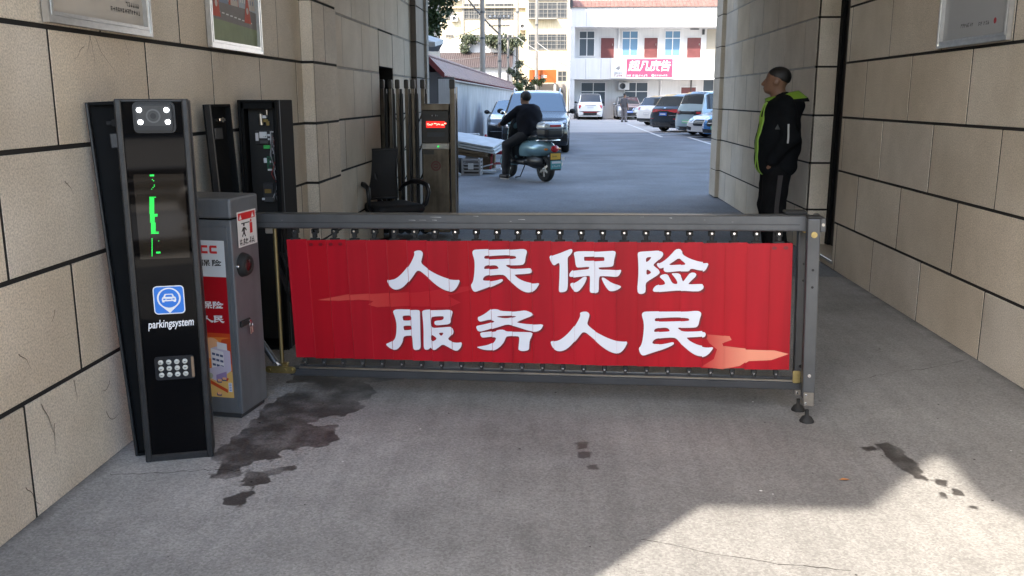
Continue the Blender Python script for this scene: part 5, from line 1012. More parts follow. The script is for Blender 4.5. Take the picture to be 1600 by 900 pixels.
def car(name, label, loc, rz, kind, W, paint, front=(), rear=(), clad=False, rails=False, H=1.0, Ls=1.0, group='cars in the courtyard', glass=None):
    M_g = glass or M_cgl2
    prof, b0, L = PROF[kind]; L *= Ls; t = thing(name, label, 'car', loc, rz, group)
    py = [p[0] * Ls for p in prof]; pz = [p[1] * H for p in prof]; b0 *= H
    R = .345 if kind in ('suv', 'mpv') else .32; Ra = R * 1.16; wy = (-L / 2 + .88, L / 2 - .88)
    ys = set(np.round(np.arange(-L / 2, L / 2 + .001, .085), 3)) | set(py)
    for c in wy: ys |= {c + Ra * q for q in (-1.002, -.998, -.95, -.85, -.7, -.5, -.25, 0, .25, .5, .7, .85, .95, .998, 1.002)}
    ys = sorted(y for y in ys if -L / 2 <= y <= L / 2)
    ys = [y for i, y in enumerate(ys) if i == 0 or y - ys[i - 1] > .002]
    rows = []; info = []
    def ss(x): x = min(max(x, 0), 1); return x * x * (3 - 2 * x)
    for y in ys:
        top = float(np.interp(y, py, pz)); belt = min(b0 - .06 * ss((y - .3) / 1.6), top - .02); cb = top - belt; k = min(1, cb / (max(pz) - b0))
        w = W / 2 * (1 - .07 * ss((abs(y) - L / 2 + .75) / .75)); zs = .23
        for c in wy:
            if abs(y - c) < Ra: zs = max(zs, R + math.sqrt(max(Ra * Ra - (y - c) ** 2, 0)) * .98)
        zs = min(zs, belt - .1); e = ss((abs(y) - L / 2 + .55) / .55); sg = 1 if y > 0 else -1
        f = [(w * .965, zs), (w * .995, zs + .25 * (belt - zs)), (w, zs + .55 * (belt - zs)), (w * .985, zs + .86 * (belt - zs)), (w * .945, belt), (w * .925, belt + .03 * cb), (w * (.925 - .16 * k), belt + .90 * cb), (w * (.87 - .17 * k), belt + .975 * cb), (w * .42, top + .006), (0, top + .012)]
        def bend(x, z): return y + sg * e * (.15 * (1 - (x / (W / 2)) ** 2) - .16 * max(0, z - .62) - (.10 * max(0, .45 - z)))
        rows.append([(x, bend(x, z), z) for x, z in f]); info.append((y, cb, top))
    n = len(rows); NP = 10; roof_y = [y for y, z in zip(py, pz) if z > .965 * max(pz)]; rf, rr_ = max(roof_y), min(roof_y)
    body, ws, rw_ = MB(), MB(), MB(); sws = {1: MB(), -1: MB()}
    hood = min([y for y, z in zip(py, pz) if y > rf and z <= b0 + .05] or [rf + .8]); tail = max([y for y, z in zip(py, pz) if y < rr_ and z <= b0 + .06] or [rr_ - .4])
    pil = {'suv': (.05, -1.0, -1.62), 'sedan': (.0, -.95), 'mpv': (.25, -.75, -1.75), 'hatch': (.1, -.8, -1.4)}[kind]
    for i in range(n - 1):
        ym = (info[i][0] + info[i + 1][0]) / 2; cb = min(info[i][1], info[i + 1][1])
        for j in range(NP - 1):
            for s in (1, -1):
                q = [rows[i][j], rows[i + 1][j], rows[i + 1][j + 1], rows[i][j + 1]]; q = [(s * a, b, c) for a, b, c in q]
                tgt, m = body, paint
                if j >= 7 and rf < ym < hood - .02: tgt, m = ws, M_g
                elif j >= 7 and tail + .03 < ym < rr_: tgt, m = rw_, M_g
                elif j == 5 and cb > .24 and tail + .25 < ym: tgt, m = (sws[s], M_g) if all(abs(ym - p * Ls) > .045 for p in pil) else (body, M_cblk)
                elif j == 0 and clad: m = M_cblk
                tgt.add(q, [(0, 1, 2, 3)], m, True)
    for ri, s in ((0, -1), (n - 1, 1)):       # rounded nose and tail
        NC = 10; r = rows[ri]; y = info[ri][0]; v = []
        for x, _, z in r:
            for c in range(NC + 1): xx = x * (2 * c / NC - 1); v.append((xx, y + s * (.15 * (1 - (xx / (W / 2)) ** 2) - .16 * max(0, z - .62) - .10 * max(0, .45 - z)), z))
        body.add(v, [(a * (NC + 1) + c, a * (NC + 1) + c + 1, (a + 1) * (NC + 1) + c + 1, (a + 1) * (NC + 1) + c) for a in range(NP - 1) for c in range(NC)], paint, True)
    tree_mb = MB()
    for b in (body, ws, rw_, sws[1], sws[-1]): tree_mb.add(b.v, b.f, paint)
    T = bvh(tree_mb)
    body.box(-W / 2 * .86, W / 2 * .86, -L / 2 + .1, L / 2 - .1, .19, .60, M_und)
    o = body.build('body', t)
    b = bmesh.new(); b.from_mesh(o.data); bmesh.ops.remove_doubles(b, verts=b.verts, dist=.0015); bmesh.ops.recalc_face_normals(b, faces=b.faces); b.to_mesh(o.data); b.free()
    for nm, q in (('windscreen', ws), ('rear_window', rw_), ('side_window', sws[1]), ('side_window', sws[-1])):
        if q.f:
            o = q.build(nm, t); b = bmesh.new(); b.from_mesh(o.data); bmesh.ops.remove_doubles(b, verts=b.verts, dist=.0015); bmesh.ops.recalc_face_normals(b, faces=b.faces); b.to_mesh(o.data); b.free()
    for yw in wy:
        for s in (-1, 1): wheel(t, s * (W / 2 - .125), yw, R, .22, 'wheel', 7)
    for s in (-1, 1):
        mb = MB(); mb.ell((s * (W / 2 + .085), hood - .52, b0 + .06), (.10, .06, .075), paint if not clad else M_cblk, 12, 8); mb.box(min(s * W * .44, s * (W / 2 + .03)), max(s * W * .44, s * (W / 2 + .03)), hood - .54, hood - .48, b0 - .0, b0 + .05, M_cblk); mb.build('mirror', t)
        for yy in (pil[0] + .12, pil[-1 if len(pil) < 3 else 1] + .18):
            mb = MB(); patch(mb, T, rect(yy - .1, yy + .1, b0 - .19, b0 - .155), paint if not clad else M_cblk, '+x' if s > 0 else '-x', .018, .1)
            if mb.f: mb.build('door_handle', t)
    for dr, items in (('+y', front), ('-y', rear)):
        for nm, loops, m, off in items:
            if nm == 'headlight' or nm == 'rear_lamp':
                for s in (1, -1):
                    mb = MB()
                    for k, lp in enumerate(loops): patch(mb, T, [(s * a, c) for a, c in lp], m[k] if isinstance(m, (list, tuple)) else m, dr, off + .004 * k)
                    if mb.f: mb.build(nm, t)
            else:
                mb = MB()
                for k, lp in enumerate(loops): patch(mb, T, lp, m[k] if isinstance(m, (list, tuple)) else m, dr, off + .004 * k)
                if mb.f: mb.build(nm, t)
    if rails:
        for s in (-1, 1):
            mb = MB(); zt = max(pz) - .01; mb.tube([(s * W * .345, -1.5, zt - .05), (s * W * .35, -1.3, zt + .05), (s * W * .355, -.4, zt + .07), (s * W * .35, .2, zt + .03), (s * W * .34, .42, zt - .09)], .02, M_alu, 6); mb.build('roof_rail', t)
    return t
def plate(z, m, w=.22): return ('number_plate', [rect(-w, w, z - .07, z + .07), rect(-w + .05, w - .05, z - .02, z + .025)], [m, M_white], .02)
def cp(name, c, r=.22, met=.4, coat=.9): return mat(name, c, r, met, coat=coat)
P_blk = cp('black car paint', (.006, .009, .015), .22, 0, .35); P_whi = cp('white car paint', (.74, .74, .74), .3, 0); P_sil = cp('silver car paint', (.40, .41, .42), .28, .6); P_mpv = cp('pale blue car paint', (.36, .48, .54), .3, .3); P_blu = cp('bright blue car paint', (.03, .22, .55), .25, .4); P_dk = cp('dark grey car paint', (.014, .015, .018), .2)
sym = lambda L: L
hl_suv = [[(.50, .86), (.90, .98), (.93, .80), (.80, .70), (.55, .74)], [(.56, .84), (.86, .93), (.86, .87), (.58, .79)], [(.60, .78), (.80, .82), (.78, .75), (.62, .75)]]
car('parked_car', 'black sport utility car with roof rails facing the camera behind the scooter', (-.66, 27.35, -.008), radians(180), 'suv', 1.93, P_blk,
    front=[('headlight', hl_suv, [M_lampd, M_lamp, M_lamp], .012), ('grille', [rrect(-.50, .50, .68, .92, .08), rect(-.46, .46, .79, .82), rect(-.46, .46, .73, .75), rect(-.46, .46, .86, .88)], [M_cblk, M_alu, M_gm2, M_gm2], .014), ('air_intake', [rect(-.88, -.55, .36, .56), rect(.55, .88, .36, .56), rect(-.5, .5, .36, .58)], M_cblk, .012), ('bumper_trim', [rect(-.90, .90, .40, .435)], M_chrome, .03), plate(.50, M_gm2)], rails=True, clad=True, glass=M_cgl_sky)
car('parked_car', 'dark saloon car mostly hidden behind the black sport utility car, by the boundary wall', (-1.50, 32.3, -.008), radians(180), 'sedan', 1.84, P_dk,
    front=[('headlight', [[(.50, .70), (.86, .76), (.90, .64), (.55, .60)], [(.56, .68), (.84, .73), (.84, .66), (.6, .63)]], [M_lampd, M_lamp], .012), ('grille', [rrect(-.42, .42, .50, .70, .06)], M_cblk, .014), ('air_intake', [rect(-.8, .8, .28, .42)], M_cblk, .012), ('bumper_trim', [rect(-.75, .75, .43, .45)], M_chrome, .02)], glass=M_cgl_sky)
rl_suv = [[(.56, 1.00), (.86, 1.02), (.90, .78), (.80, .74), (.74, .86)], [(.62, .96), (.82, .97), (.82, .90), (.66, .90)]]
car('parked_car', 'white sport utility car seen from behind in front of the white building', (2.2, 67.3, -.004), 0, 'suv', 1.84, P_whi,
    rear=[('rear_lamp', [[(.62, 1.02), (.80, 1.03), (.88, .80), (.74, .78)]], M_rl, .012), ('bumper', [rect(-.92, .92, .30, .60)], M_cblk, .02), ('number_plate', [rect(-.22, .22, .80, .92)], M_lab, .012), ('trim_strip', [rect(-.40, .40, .98, 1.01), rect(-.55, .55, .52, .56)], [M_gm2, M_rl], .03)], H=1.06, clad=True)
car('parked_car', 'silver car facing the camera behind the distant man', (4.95, 67.2, -.004), radians(180), 'suv', 1.80, P_sil,
    front=[('headlight', [[(.50, .86), (.86, .98), (.86, .82), (.56, .76)]], [M_lamp], .012), ('grille', [[(-.42, .88), (.42, .88), (.25, .62), (-.25, .62)], [(-.36, .86), (-.30, .86), (-.16, .64), (-.2, .64)], [(.36, .86), (.30, .86), (.16, .64), (.2, .64)]], [M_cblk, M_chrome, M_chrome], .012), ('bumper', [rect(-.85, .85, .28, .50)], M_cblk, .012), plate(.56, M_pb)], H=.95)
def dirc(x, y, L, a, nose): # centre of a car whose tail (or nose) middle stands at x, y with heading a from +Y towards +X
    s = -1 if nose else 1; return (x + s * L / 2 * sin(a), y + s * L / 2 * cos(a), -.006)
A5 = radians(56)
car('parked_car', 'white hatchback seen from behind between the silver car and the black one', dirc(4.95, 51.5, 4.0, radians(48), 0), -radians(48), 'hatch', 1.78, P_whi, rear=[('rear_lamp', [[(.55, 1.0), (.86, 1.04), (.86, .88), (.62, .84)]], M_rl, .012), plate(.66, M_lab), ('bumper', [rect(-.8, .8, .25, .40)], M_cblk, .012)], H=1.05)
car('parked_car', 'black sport utility car seen from behind, with a blue number plate, in the right row', dirc(4.72, 41.6, 4.7, radians(50), 0), -radians(50), 'suv', 1.93, P_blk, rear=[('rear_lamp', [[(.22, 1.0), (.88, 1.02), (.92, .88), (.60, .88), (.25, .94)]], M_rl, .014), ('trim_strip', [rect(-.22, .22, .955, .99)], M_rl, .014), plate(.80, M_pb), ('bumper', [rect(-.90, .90, .26, .44)], M_gm2, .018), ('reflector', [rect(.60, .86, .58, .61), rect(-.86, -.60, .58, .61)], M_rl, .014), ('badge', [rect(.35, .72, .74, .76), rect(-.06, .06, 1.06, 1.09)], M_chrome, .014)], clad=False, H=.99)
car('parked_car', 'pale blue people carrier with a green number plate, parked nose in on the right', dirc(5.32, 38.0, 4.3, radians(60), 0), -radians(60), 'mpv', 1.84, P_mpv, rear=[('rear_lamp', [[(.45, 1.0), (.90, 1.0), (.90, .84), (.45, .84)], [(.55, .96), (.84, .96), (.84, .88), (.55, .88)]], [M_cblk, M_rl], .014), ('trim_strip', [rect(-.45, .45, .86, .98), rect(-.3, .3, .90, .94)], [M_cblk, M_gm], .012), plate(.56, M_pg, .24), ('bumper', [rect(-.86, .86, .24, .36)], M_cblk, .02)], H=1.0)
car('parked_car', 'white saloon car with its nose out between the people carrier and the blue car', dirc(5.50, 35.6, 4.8, radians(-122), 1), radians(122), 'sedan', 1.85, P_whi, front=[('headlight', [[(.46, .70), (.86, .78), (.90, .68), (.55, .60)], [(.52, .68), (.84, .74), (.84, .68), (.58, .63)]], [M_lampd, M_lamp], .012), ('grille', [rrect(-.36, .36, .46, .70, .08), rect(-.32, .32, .56, .58), rect(-.32, .32, .62, .64)], [M_cblk, M_chrome, M_chrome], .014), ('air_intake', [[(-.85, .44), (-.5, .40), (-.55, .28), (-.8, .30)], [(.85, .44), (.5, .40), (.55, .28), (.8, .30)]], M_cblk, .014)])
car('parked_car', 'bright blue car with its nose just showing past the end of the right passage wall', dirc(5.72, 33.2, 4.4, radians(-122), 1), radians(122), 'hatch', 1.82, P_blu, front=[('headlight', [[(.46, .80), (.84, .88), (.88, .76), (.55, .70)]], [M_lamp], .012), ('grille', [rrect(-.50, .50, .50, .76, .1), rect(-.44, .44, .60, .63)], [M_cblk, M_chrome], .014), ('air_intake', [rect(-.8, .8, .26, .40)], M_cblk, .012), plate(.46, M_pg)], Ls=1.1, H=1.02)

# painted parking bays
M_line = mat('road marking paint', (.62, .61, .58), .7, var=.35, vs=6)
g = MB(); Q = lambda x0, x1, y0, y1: g.quad((x0, y0, -.003), (x1, y0, -.003), (x1, y1, -.003), (x0, y1, -.003), M_line)
Q(4.0, 4.13, 36.2, 40.98); Q(4.14, 5.15, 36.2, 36.33); Q(5.02, 5.15, 18, 36.19)
g.quad((4.0, 41.0, .0), (4.13, 41.0, .0), (4.13, 55, .0), (4.0, 55, .0), M_line)
for yy in (24.5, 27.2, 29.9, 32.6): g.quad((5.16, yy, -.003), (5.16, yy + .16, -.003), (9.4, yy + 2.6, -.003), (9.4, yy + 2.44, -.003), M_line)
for yy in (38.6,): g.quad((4.14, yy, -.0025), (4.14, yy + .16, -.0025), (8.2, yy + 2.3, -.0025), (8.2, yy + 2.14, -.0025), M_line)
for yy in (43, 46.2, 49.5): g.quad((4.14, yy, .0), (4.14, yy + .16, .0), (8.8, yy + 4.2, .0), (8.8, yy + 4.04, .0), M_line)
struct(g.build('parking_bay_marking'))
# ------------------------------------------------------------------ left side of the courtyard
M_pl1 = mat('streaked grey plaster', (.50, .51, .53), .85, var=.2, vs=1.2, streak=.45); M_tile = mat('plum roof tile', (.17, .09, .105), .5, var=.35, vs=2.5); M_verge = mat('maroon verge', (.16, .03, .035), .55); M_dkpl = mat('dark grey plaster', (.14, .145, .16), .85, var=.2, vs=1); M_fas = mat('pale eave board', (.50, .46, .46), .7, var=.2, vs=3)
bw = thing('boundary_wall', 'grey plaster boundary wall with a plum tiled coping roof along the left of the courtyard', 'wall', (-3.1, 21.5, -.008))
mb = MB(); mb.box(-.28, .26, 0, 37, 0, 2.06, M_pl1); mb.box(-.28, .36, -.12, -.002, 0, 2.1, M_dkpl); mb.build('wall', bw)
mb = MB()
for s in (-1, 1):
    for k in range(95):
        y0 = -.2 + k * .4; w = .385
        mb.add([(s * .0, y0, 2.49), (s * .42, y0, 2.05), (s * .42, y0 + w, 2.045), (0, y0 + w, 2.485), (s * .0, y0, 2.46), (s * .42, y0, 2.02), (s * .42, y0 + w, 2.015), (0, y0 + w, 2.455)], [(0, 1, 2, 3), (4, 5, 6, 7), (0, 1, 5, 4), (3, 2, 6, 7), (1, 2, 6, 5)], M_tile)
mb.tube([(0, -.2, 2.49), (0, 37.6, 2.49)], .05, M_tile, 8); mb.build('roof', bw)
mb = MB(); mb.box(.26, .37, -.1, 37.3, 1.94, 2.015, M_fas)
for k in range(46): mb.cyl((.36, .2 + k * .8, 2.0), (.46, .2 + k * .8, 1.99), .025, M_verge, n=8)
mb.build('eave', bw)
mb = MB()
for s in (-1, 1): mb.add([(0, -.24, 2.54), (s * .44, -.24, 2.08), (s * .44, -.24, 1.94), (0, -.24, 2.36), (0, -.19, 2.54), (s * .44, -.19, 2.08), (s * .44, -.19, 1.94), (0, -.19, 2.36)], [(0, 1, 2, 3), (4, 5, 6, 7), (0, 1, 5, 4), (1, 2, 6, 5), (2, 3, 7, 6)], M_verge)
mb.build('verge_board', bw)
mb = MB(); M_pan = mat('pale ribbed panel', (.52, .54, .56), .6, var=.1, vs=3)
for k in range(8): mb.box(-2.72 + k * .045, -2.685 + k * .045, 20.6, 20.63, .3, 1.92, M_pan, .003); mb.box(-2.72 + k * .045 + .036, -2.72 + (k + 1) * .045, 20.61, 20.63, .3, 1.92, M_pan)
mb.box(-2.74, -2.36, 20.63, 20.66, 0, 1.96, M_gm); tag(mb.build('ribbed_panel'), 'pale ribbed sheet panel standing in front of the end of the boundary wall', 'panel')
aw = thing('awning', 'pale grey cloth awning corner showing past the end of the left passage wall', 'awning', (-4.6, 18.0, 0)); M_cl = mat('pale awning cloth', (.55, .57, .58), .8, var=.1, vs=2)
mb = MB(); mb.add([(0, 0, 3.25), (2.28, -.8, 2.52), (2.32, .1, 2.62), (2.1, 1.0, 2.52), (-2, 1, 2.52), (-2, -.8, 2.52), (2.28, -.8, 2.44), (2.32, .1, 2.54), (2.1, 1.0, 2.44), (-2, 1, 2.44), (-2, -.8, 2.44)], [(0, 5, 1), (0, 1, 2), (0, 2, 3), (0, 3, 4), (0, 4, 5), (1, 6, 7, 2), (2, 7, 8, 3), (3, 8, 9, 4), (5, 10, 6, 1)], M_cl); mb.build('canopy', aw); mb = MB(); mb.cyl((0, 0, 0), (0, 0, 3.25), .03, M_steel); mb.build('pole', aw)
# junk stacked by the wall
M_fb = mat('white board', (.52, .56, .60), .6, var=.15, vs=5); M_card = mat('brown cardboard', (.16, .115, .075), .85, var=.35, vs=6); M_redp = mat('red plastic', (.30, .012, .03), .4); M_crate = mat('grey crate plastic', (.30, .30, .32), .5, var=.2, vs=8)
def board(label, cat, name, c, sx, sy, th, rx, ry, rz, m, group):
    mb = MB(); v = []; N = 8
    for z in (0, th):
        for i in range(N + 1):
            for j in range(5): v.append((sx * (i / N - .5) * 2, sy * (j / 4 - .5) * 2 + .004 * sin(i * 3.1 + j), z + .0025 * sin(i * 1.7 + j * 2.2 + c[2] * 40)))
    q = (N + 1) * 5; f = [(i * 5 + j, (i + 1) * 5 + j, (i + 1) * 5 + j + 1, i * 5 + j + 1) for i in range(N) for j in range(4)]
    f += [tuple(q + a for a in t[::-1]) for t in f]
    for i in range(N): f += [(i * 5, (i + 1) * 5, q + (i + 1) * 5, q + i * 5), (i * 5 + 4, (i + 1) * 5 + 4, q + (i + 1) * 5 + 4, q + i * 5 + 4)]
    for j in range(4): f += [(j, j + 1, q + j + 1, q + j), (N * 5 + j, N * 5 + j + 1, q + N * 5 + j + 1, q + N * 5 + j)]
    mb.add(v, f, m); o = mb.build(name); o.location = c; o.rotation_euler = (radians(rx), radians(ry), radians(rz)); return tag(o, label, cat, group)
for i in range(3): board(['uppermost pale white board on the junk heap by the boundary wall', 'middle white board of the three on the junk heap', 'lowest white board of the three, lying on the cardboard heap'][i], 'board', 'white_board', (-1.83 + .02 * i, 18.75, .655 - .055 * i), .62, .48, .03, 6, 9, -10, M_fb, 'white boards on the junk heap')
for i in range(4): board(['topmost flattened brown carton under the white boards', 'second flattened brown carton from the top under the white boards', 'third flattened brown carton from the top under the white boards', 'bottom flattened brown carton, resting on the crate'][i], 'carton', 'flattened_carton', (-1.97 + .03 * (i % 2), 18.65, .485 - .035 * i), .52 - .04 * (i % 2), .42, .022, 3, 8, -6 + 5 * i, M_card, 'flattened cartons in the junk heap')
cr = thing('plastic_crate', 'grey plastic crate under the cardboard and boards by the wall', 'crate', (-1.74, 17.95, -.008), radians(-4))
mb = MB(); w, h, dd = .175, .33, .26
for s in (-1, 1):
    for yy in (0, dd): mb.box(s * w - .018, s * w + .018, yy - .018, yy + .018, 0, h, M_crate, .004)
for z in (.02, .09, .155, .22, .30): mb.box(-w, w, -.012, .008, z - .016, z + .016, M_crate, .003); mb.box(-w, w, dd - .008, dd + .012, z - .016, z + .016, M_crate, .003); mb.box(-w - .012, -w + .008, 0, dd, z - .016, z + .016, M_crate, .003); mb.box(w - .008, w + .012, 0, dd, z - .016, z + .016, M_crate, .003)
mb.box(-w, w, 0, dd, .0, .02, M_crate); mb.build('frame', cr); mb = MB(); mb.box(-.06, .05, -.02, -.013, .12, .24, M_lab, .002); mb.build('label_card', cr)
mb = MB(); mb.box(-.15, .15, .02, .24, .02, .24, mat('dark contents', (.05, .045, .04), .9), .02); mb.build('contents', cr)
st = thing('plastic_stool', 'dark red plastic stool beside the white boards', 'stool', (-1.30, 19.2, -.008), radians(12))
mb = MB(); mb.box(-.15, .15, -.15, .15, .39, .42, M_redp, .012); mb.box(-.16, .16, -.16, .16, .35, .39, M_redp, .006); mb.build('seat', st)
for a, b in ((-1, -1), (1, -1), (-1, 1), (1, 1)): mb = MB(); mb.tube([(a * .135, b * .135, .37), (a * .175, b * .175, 0)], [.024, .02], M_redp, 6); mb.build('leg', st)
mb = MB()
for z in (.14,): mb.box(-.15, .15, -.165, -.15, z, z + .025, M_redp); mb.box(-.15, .15, .15, .165, z, z + .025, M_redp)
mb.build('stretcher', st)
for i in range(4): board(['white slatted panel lying flat on the ground beside the crate', 'thin white strip leaning on the slatted panel', 'crumpled white sheet on the ground at the foot of the gate post', 'short white offcut on the ground under the stool'][i], 'scrap', 'scrap_panel', [(-1.48, 18.35, .03), (-1.50, 18.45, .13), (-2.03, 17.6, .03), (-1.28, 18.8, .04)][i], [.20, .17, .09, .12][i], [.16, .02, .10, .08][i], [.035, .02, .05, .03][i], [0, 0, 8, 5][i], [0, -14, 6, -8][i], [10, 15, 30, -20][i], M_fb, 'white scrap by the wall')
mb = MB(); mb.box(-2.35, -1.9, 18.1, 18.6, 0, .30, mat('dark sack', (.03, .032, .036), .8, var=.3, vs=8), .08); tag(mb.build('sack'), 'dark sack slumped under the cartons, left of the grey crate', 'sack')
mb = MB(); mb.lathe([(0, .0), (.05, 0), (.055, .03), (.055, .12), (.025, .17), (.02, .2), (0, .2)], M_redp, 14, Matrix.Translation((-1.55, 19.25, .55))); tag(mb.build('bottle'), 'small red plastic bottle standing behind the white boards', 'bottle')
mb = MB(); mb.box(-1.65, -1.35, 19.05, 19.45, -.008, .55, M_card, .01); tag(mb.build('carton'), 'upright brown carton behind the white boards, under the red bottle', 'carton'); mb = MB(); mb.box(-2.0, -1.72, 19.35, 19.5, .0, .72, M_crate, .01); mb.box(-2.02, -1.70, 19.33, 19.52, .72, .76, M_fb, .004); tag(mb.build('bedside_chest'), 'narrow grey chest with a white top behind the boards, against the wall', 'chest')

# ------------------------------------------------------------------ trees and plants
def leafmat(name, a, b):
    m = mat(name, a, .5); n = m.node_tree; oi = n.nodes.new('ShaderNodeNewGeometry'); r = n.nodes.new('ShaderNodeMix'); r.data_type = 'RGBA'; r.inputs[6].default_value = (*a, 1); r.inputs[7].default_value = (*b, 1)
    n.links.new(oi.outputs['Random Per Island'], r.inputs[0]); n.links.new(r.outputs[2], n.nodes['Principled BSDF'].inputs['Base Color']); return m
M_leaf = leafmat('dark green leaf', (.028, .055, .022), (.075, .115, .035)); M_leaf2 = leafmat('sunny leaf', (.05, .075, .02), (.11, .13, .04)); M_leaf3 = leafmat('dull vine leaf', (.035, .05, .025), (.09, .10, .055)); M_bark = mat('bark', (.10, .08, .06), .9, var=.4, vs=8, bump=.5, bs=40)
def leaves(mb, blobs, n, size, m, seed=1, hang=0):
    r = np.random.default_rng(seed); wts = np.array([b[3] ** 2 for b in blobs]); wts = wts / wts.sum()
    for _ in range(n):
        c = blobs[r.choice(len(blobs), p=wts)]; d = r.normal(size=3); d /= np.linalg.norm(d); rad = c[3] * (r.random() ** .33) * (.75 + .35 * r.random())
        p = np.array(c[:3]) + d * rad * np.array((1, 1, .85)); a = r.normal(size=3); a[2] -= hang; a /= np.linalg.norm(a); b = np.cross(a, r.normal(size=3)); b /= np.linalg.norm(b) + 1e-9
        L = size * (.6 + .8 * r.random()); w = L * .36; nn = np.cross(a, b)
        mb.add([tuple(p), tuple(p + a * L * .5 + b * w + nn * L * .08), tuple(p + a * L), tuple(p + a * L * .5 - b * w + nn * L * .08)], [(0, 1, 2, 3)], m)
def tree(name, label, base, h, blobs, n, size, m, trunk_r=.12, seed=1, cat='tree', group=None):
    t = thing(name, label, cat, base, 0, group); mb = MB(); r = random.Random(seed)
    mb.tube([(0, 0, 0), (.05, .03, h * .35), (-.04, .05, h * .7), (0, 0, h)], [trunk_r * 1.25, trunk_r, trunk_r * .8, trunk_r * .45], M_bark, 8)
    for b in blobs: mb.tube([(0, 0, h * .5), (b[0] * .5, b[1] * .5, (h * .55 + b[2]) / 2 + .1), (b[0], b[1], b[2])], [trunk_r * .5, trunk_r * .3, trunk_r * .12], M_bark, 6)
    mb.build('trunk', t); c = MB(); leaves(c, blobs, n, size, m, seed); c.build('crown', t, fixn=False); return t
bl = [(1.55, 0, 5.0, .75), (1.15, .3, 4.1, .8), (.9, -.2, 3.2, .62), (.4, .2, 5.9, 1.1), (1.0, -.3, 6.6, .9), (.1, 0, 4.5, 1.2), (-.6, .3, 5.2, 1.2), (1.75, .1, 4.4, .42), (.6, .4, 2.75, .45), (1.5, .2, 5.9, .6), (1.3, .1, 3.6, .5)]
tree('leafy_tree', 'dense dark green tree behind the tiled wall at the left end of the passage', (-5.0, 26.5, 0), 5.2, bl, 17000, .105, M_leaf, .16, 3)
tree('shrub', 'sunlit yellow green bush above the far end of the boundary wall', (-3.3, 64, 0), 1.6, [(0, 0, 1.8, .6), (.8, .2, 1.6, .55), (-.4, .1, 2.0, .4), (.4, 0, 2.2, .4), (1.2, 0, 1.4, .35)], 2200, .18, M_leaf2, .06, 5, 'bush')
tree('shrub', 'tall thin dull green climber beside the orange signboard', (-3.4, 70, 0), 3.6, [(0, 0, 2.4, .4), (.2, 0, 3.2, .4), (.3, .1, 4.0, .35), (-.3, 0, 3.5, .3), (.7, 0, 2.7, .4), (1.2, .1, 2.2, .4)], 1100, .18, M_leaf3, .05, 6, 'bush')
tree('shrub', 'small green plant spilling in front of the orange signboard', (-1.6, 73.0, 2.2), .4, [(0, 0, .5, .3), (-.4, .1, .6, .28), (.3, 0, .7, .2)], 420, .16, M_leaf2, .03, 7, 'bush')

# ------------------------------------------------------------------ buildings in the distance
M_bw = mat('white building render', (.64, .64, .64), .75, var=.08, vs=.5, streak=.06); M_wf = mat('white window frame', (.72, .72, .72), .5); M_wgl = mat('window glass', (.08, .10, .12), .05, spec=.8); M_bgl = mat('blue curtain window', (.14, .25, .37), .15); M_bdoor = mat('red brown door', (.15, .045, .045), .45, var=.2, vs=2); M_rtile = mat('old red roof tile', (.24, .12, .09), .8, var=.35, vs=3, speck=.3, ss=20); M_beige = mat('beige shutter', (.34, .31, .25), .6)
M_pink = mat('pink sign print', (.50, .06, .13), .4, var=.15, vs=.8)
wb = thing('white_building', 'two storey white building with red doors and a pink shop sign facing the courtyard', 'building', (.79, 68, 0))
bu = lambda u: u * .01183 - 1.42; bz = lambda v: 8.905 - v * .01183
X1 = 16.5
mb = MB(); mb.box(0, X1, 1.25, 30, 0, 6.56, M_bw)
def opening(mb, x0, x1, z0, z1): pass
mb.build('wall', wb)
mb = MB(); mb.box(0, X1, 0, 1.24, 6.56, 7.96, M_bw)
for k in range(12): mb.box(k * 1.12 + 1.1, k * 1.12 + 1.115, -.004, .0, 6.6, 7.9, M_gm)
mb.build('parapet', wb)
mb = MB(); mb.box(-.02, X1, -.02, 1.24, 2.85, 4.36, M_bw)
for k in range(12): mb.box(k * 1.12 + 1.1, k * 1.12 + 1.115, -.024, -.02, 2.9, 4.3, M_gm)
mb.build('balcony', wb)
mb = MB(); mb.box(0, .3, .02, 1.24, 0, 2.849, M_bw); mb.box(0, .3, .02, 1.24, 4.361, 6.559, M_bw); mb.build('side_pier', wb)
mb = MB()
for k in range(60): mb.add([(.1 + k * .275, -.1, 7.97), (.36 + k * .275, -.1, 7.97), (.36 + k * .275, 1.3, 8.55), (.1 + k * .275, 1.3, 8.55), (.1 + k * .275, -.1, 7.93), (.36 + k * .275, -.1, 7.93), (.36 + k * .275, 1.3, 8.50), (.1 + k * .275, 1.3, 8.50)], [(0, 1, 2, 3), (0, 1, 5, 4), (1, 2, 6, 5), (0, 3, 7, 4)], M_rtile)
mb.box(-.1, .1, -.12, 1.3, 7.9, 8.6, M_gm); mb.box(.1, X1, 1.3, 1.5, 7.9, 8.56, M_bw); mb.build('roof', wb)
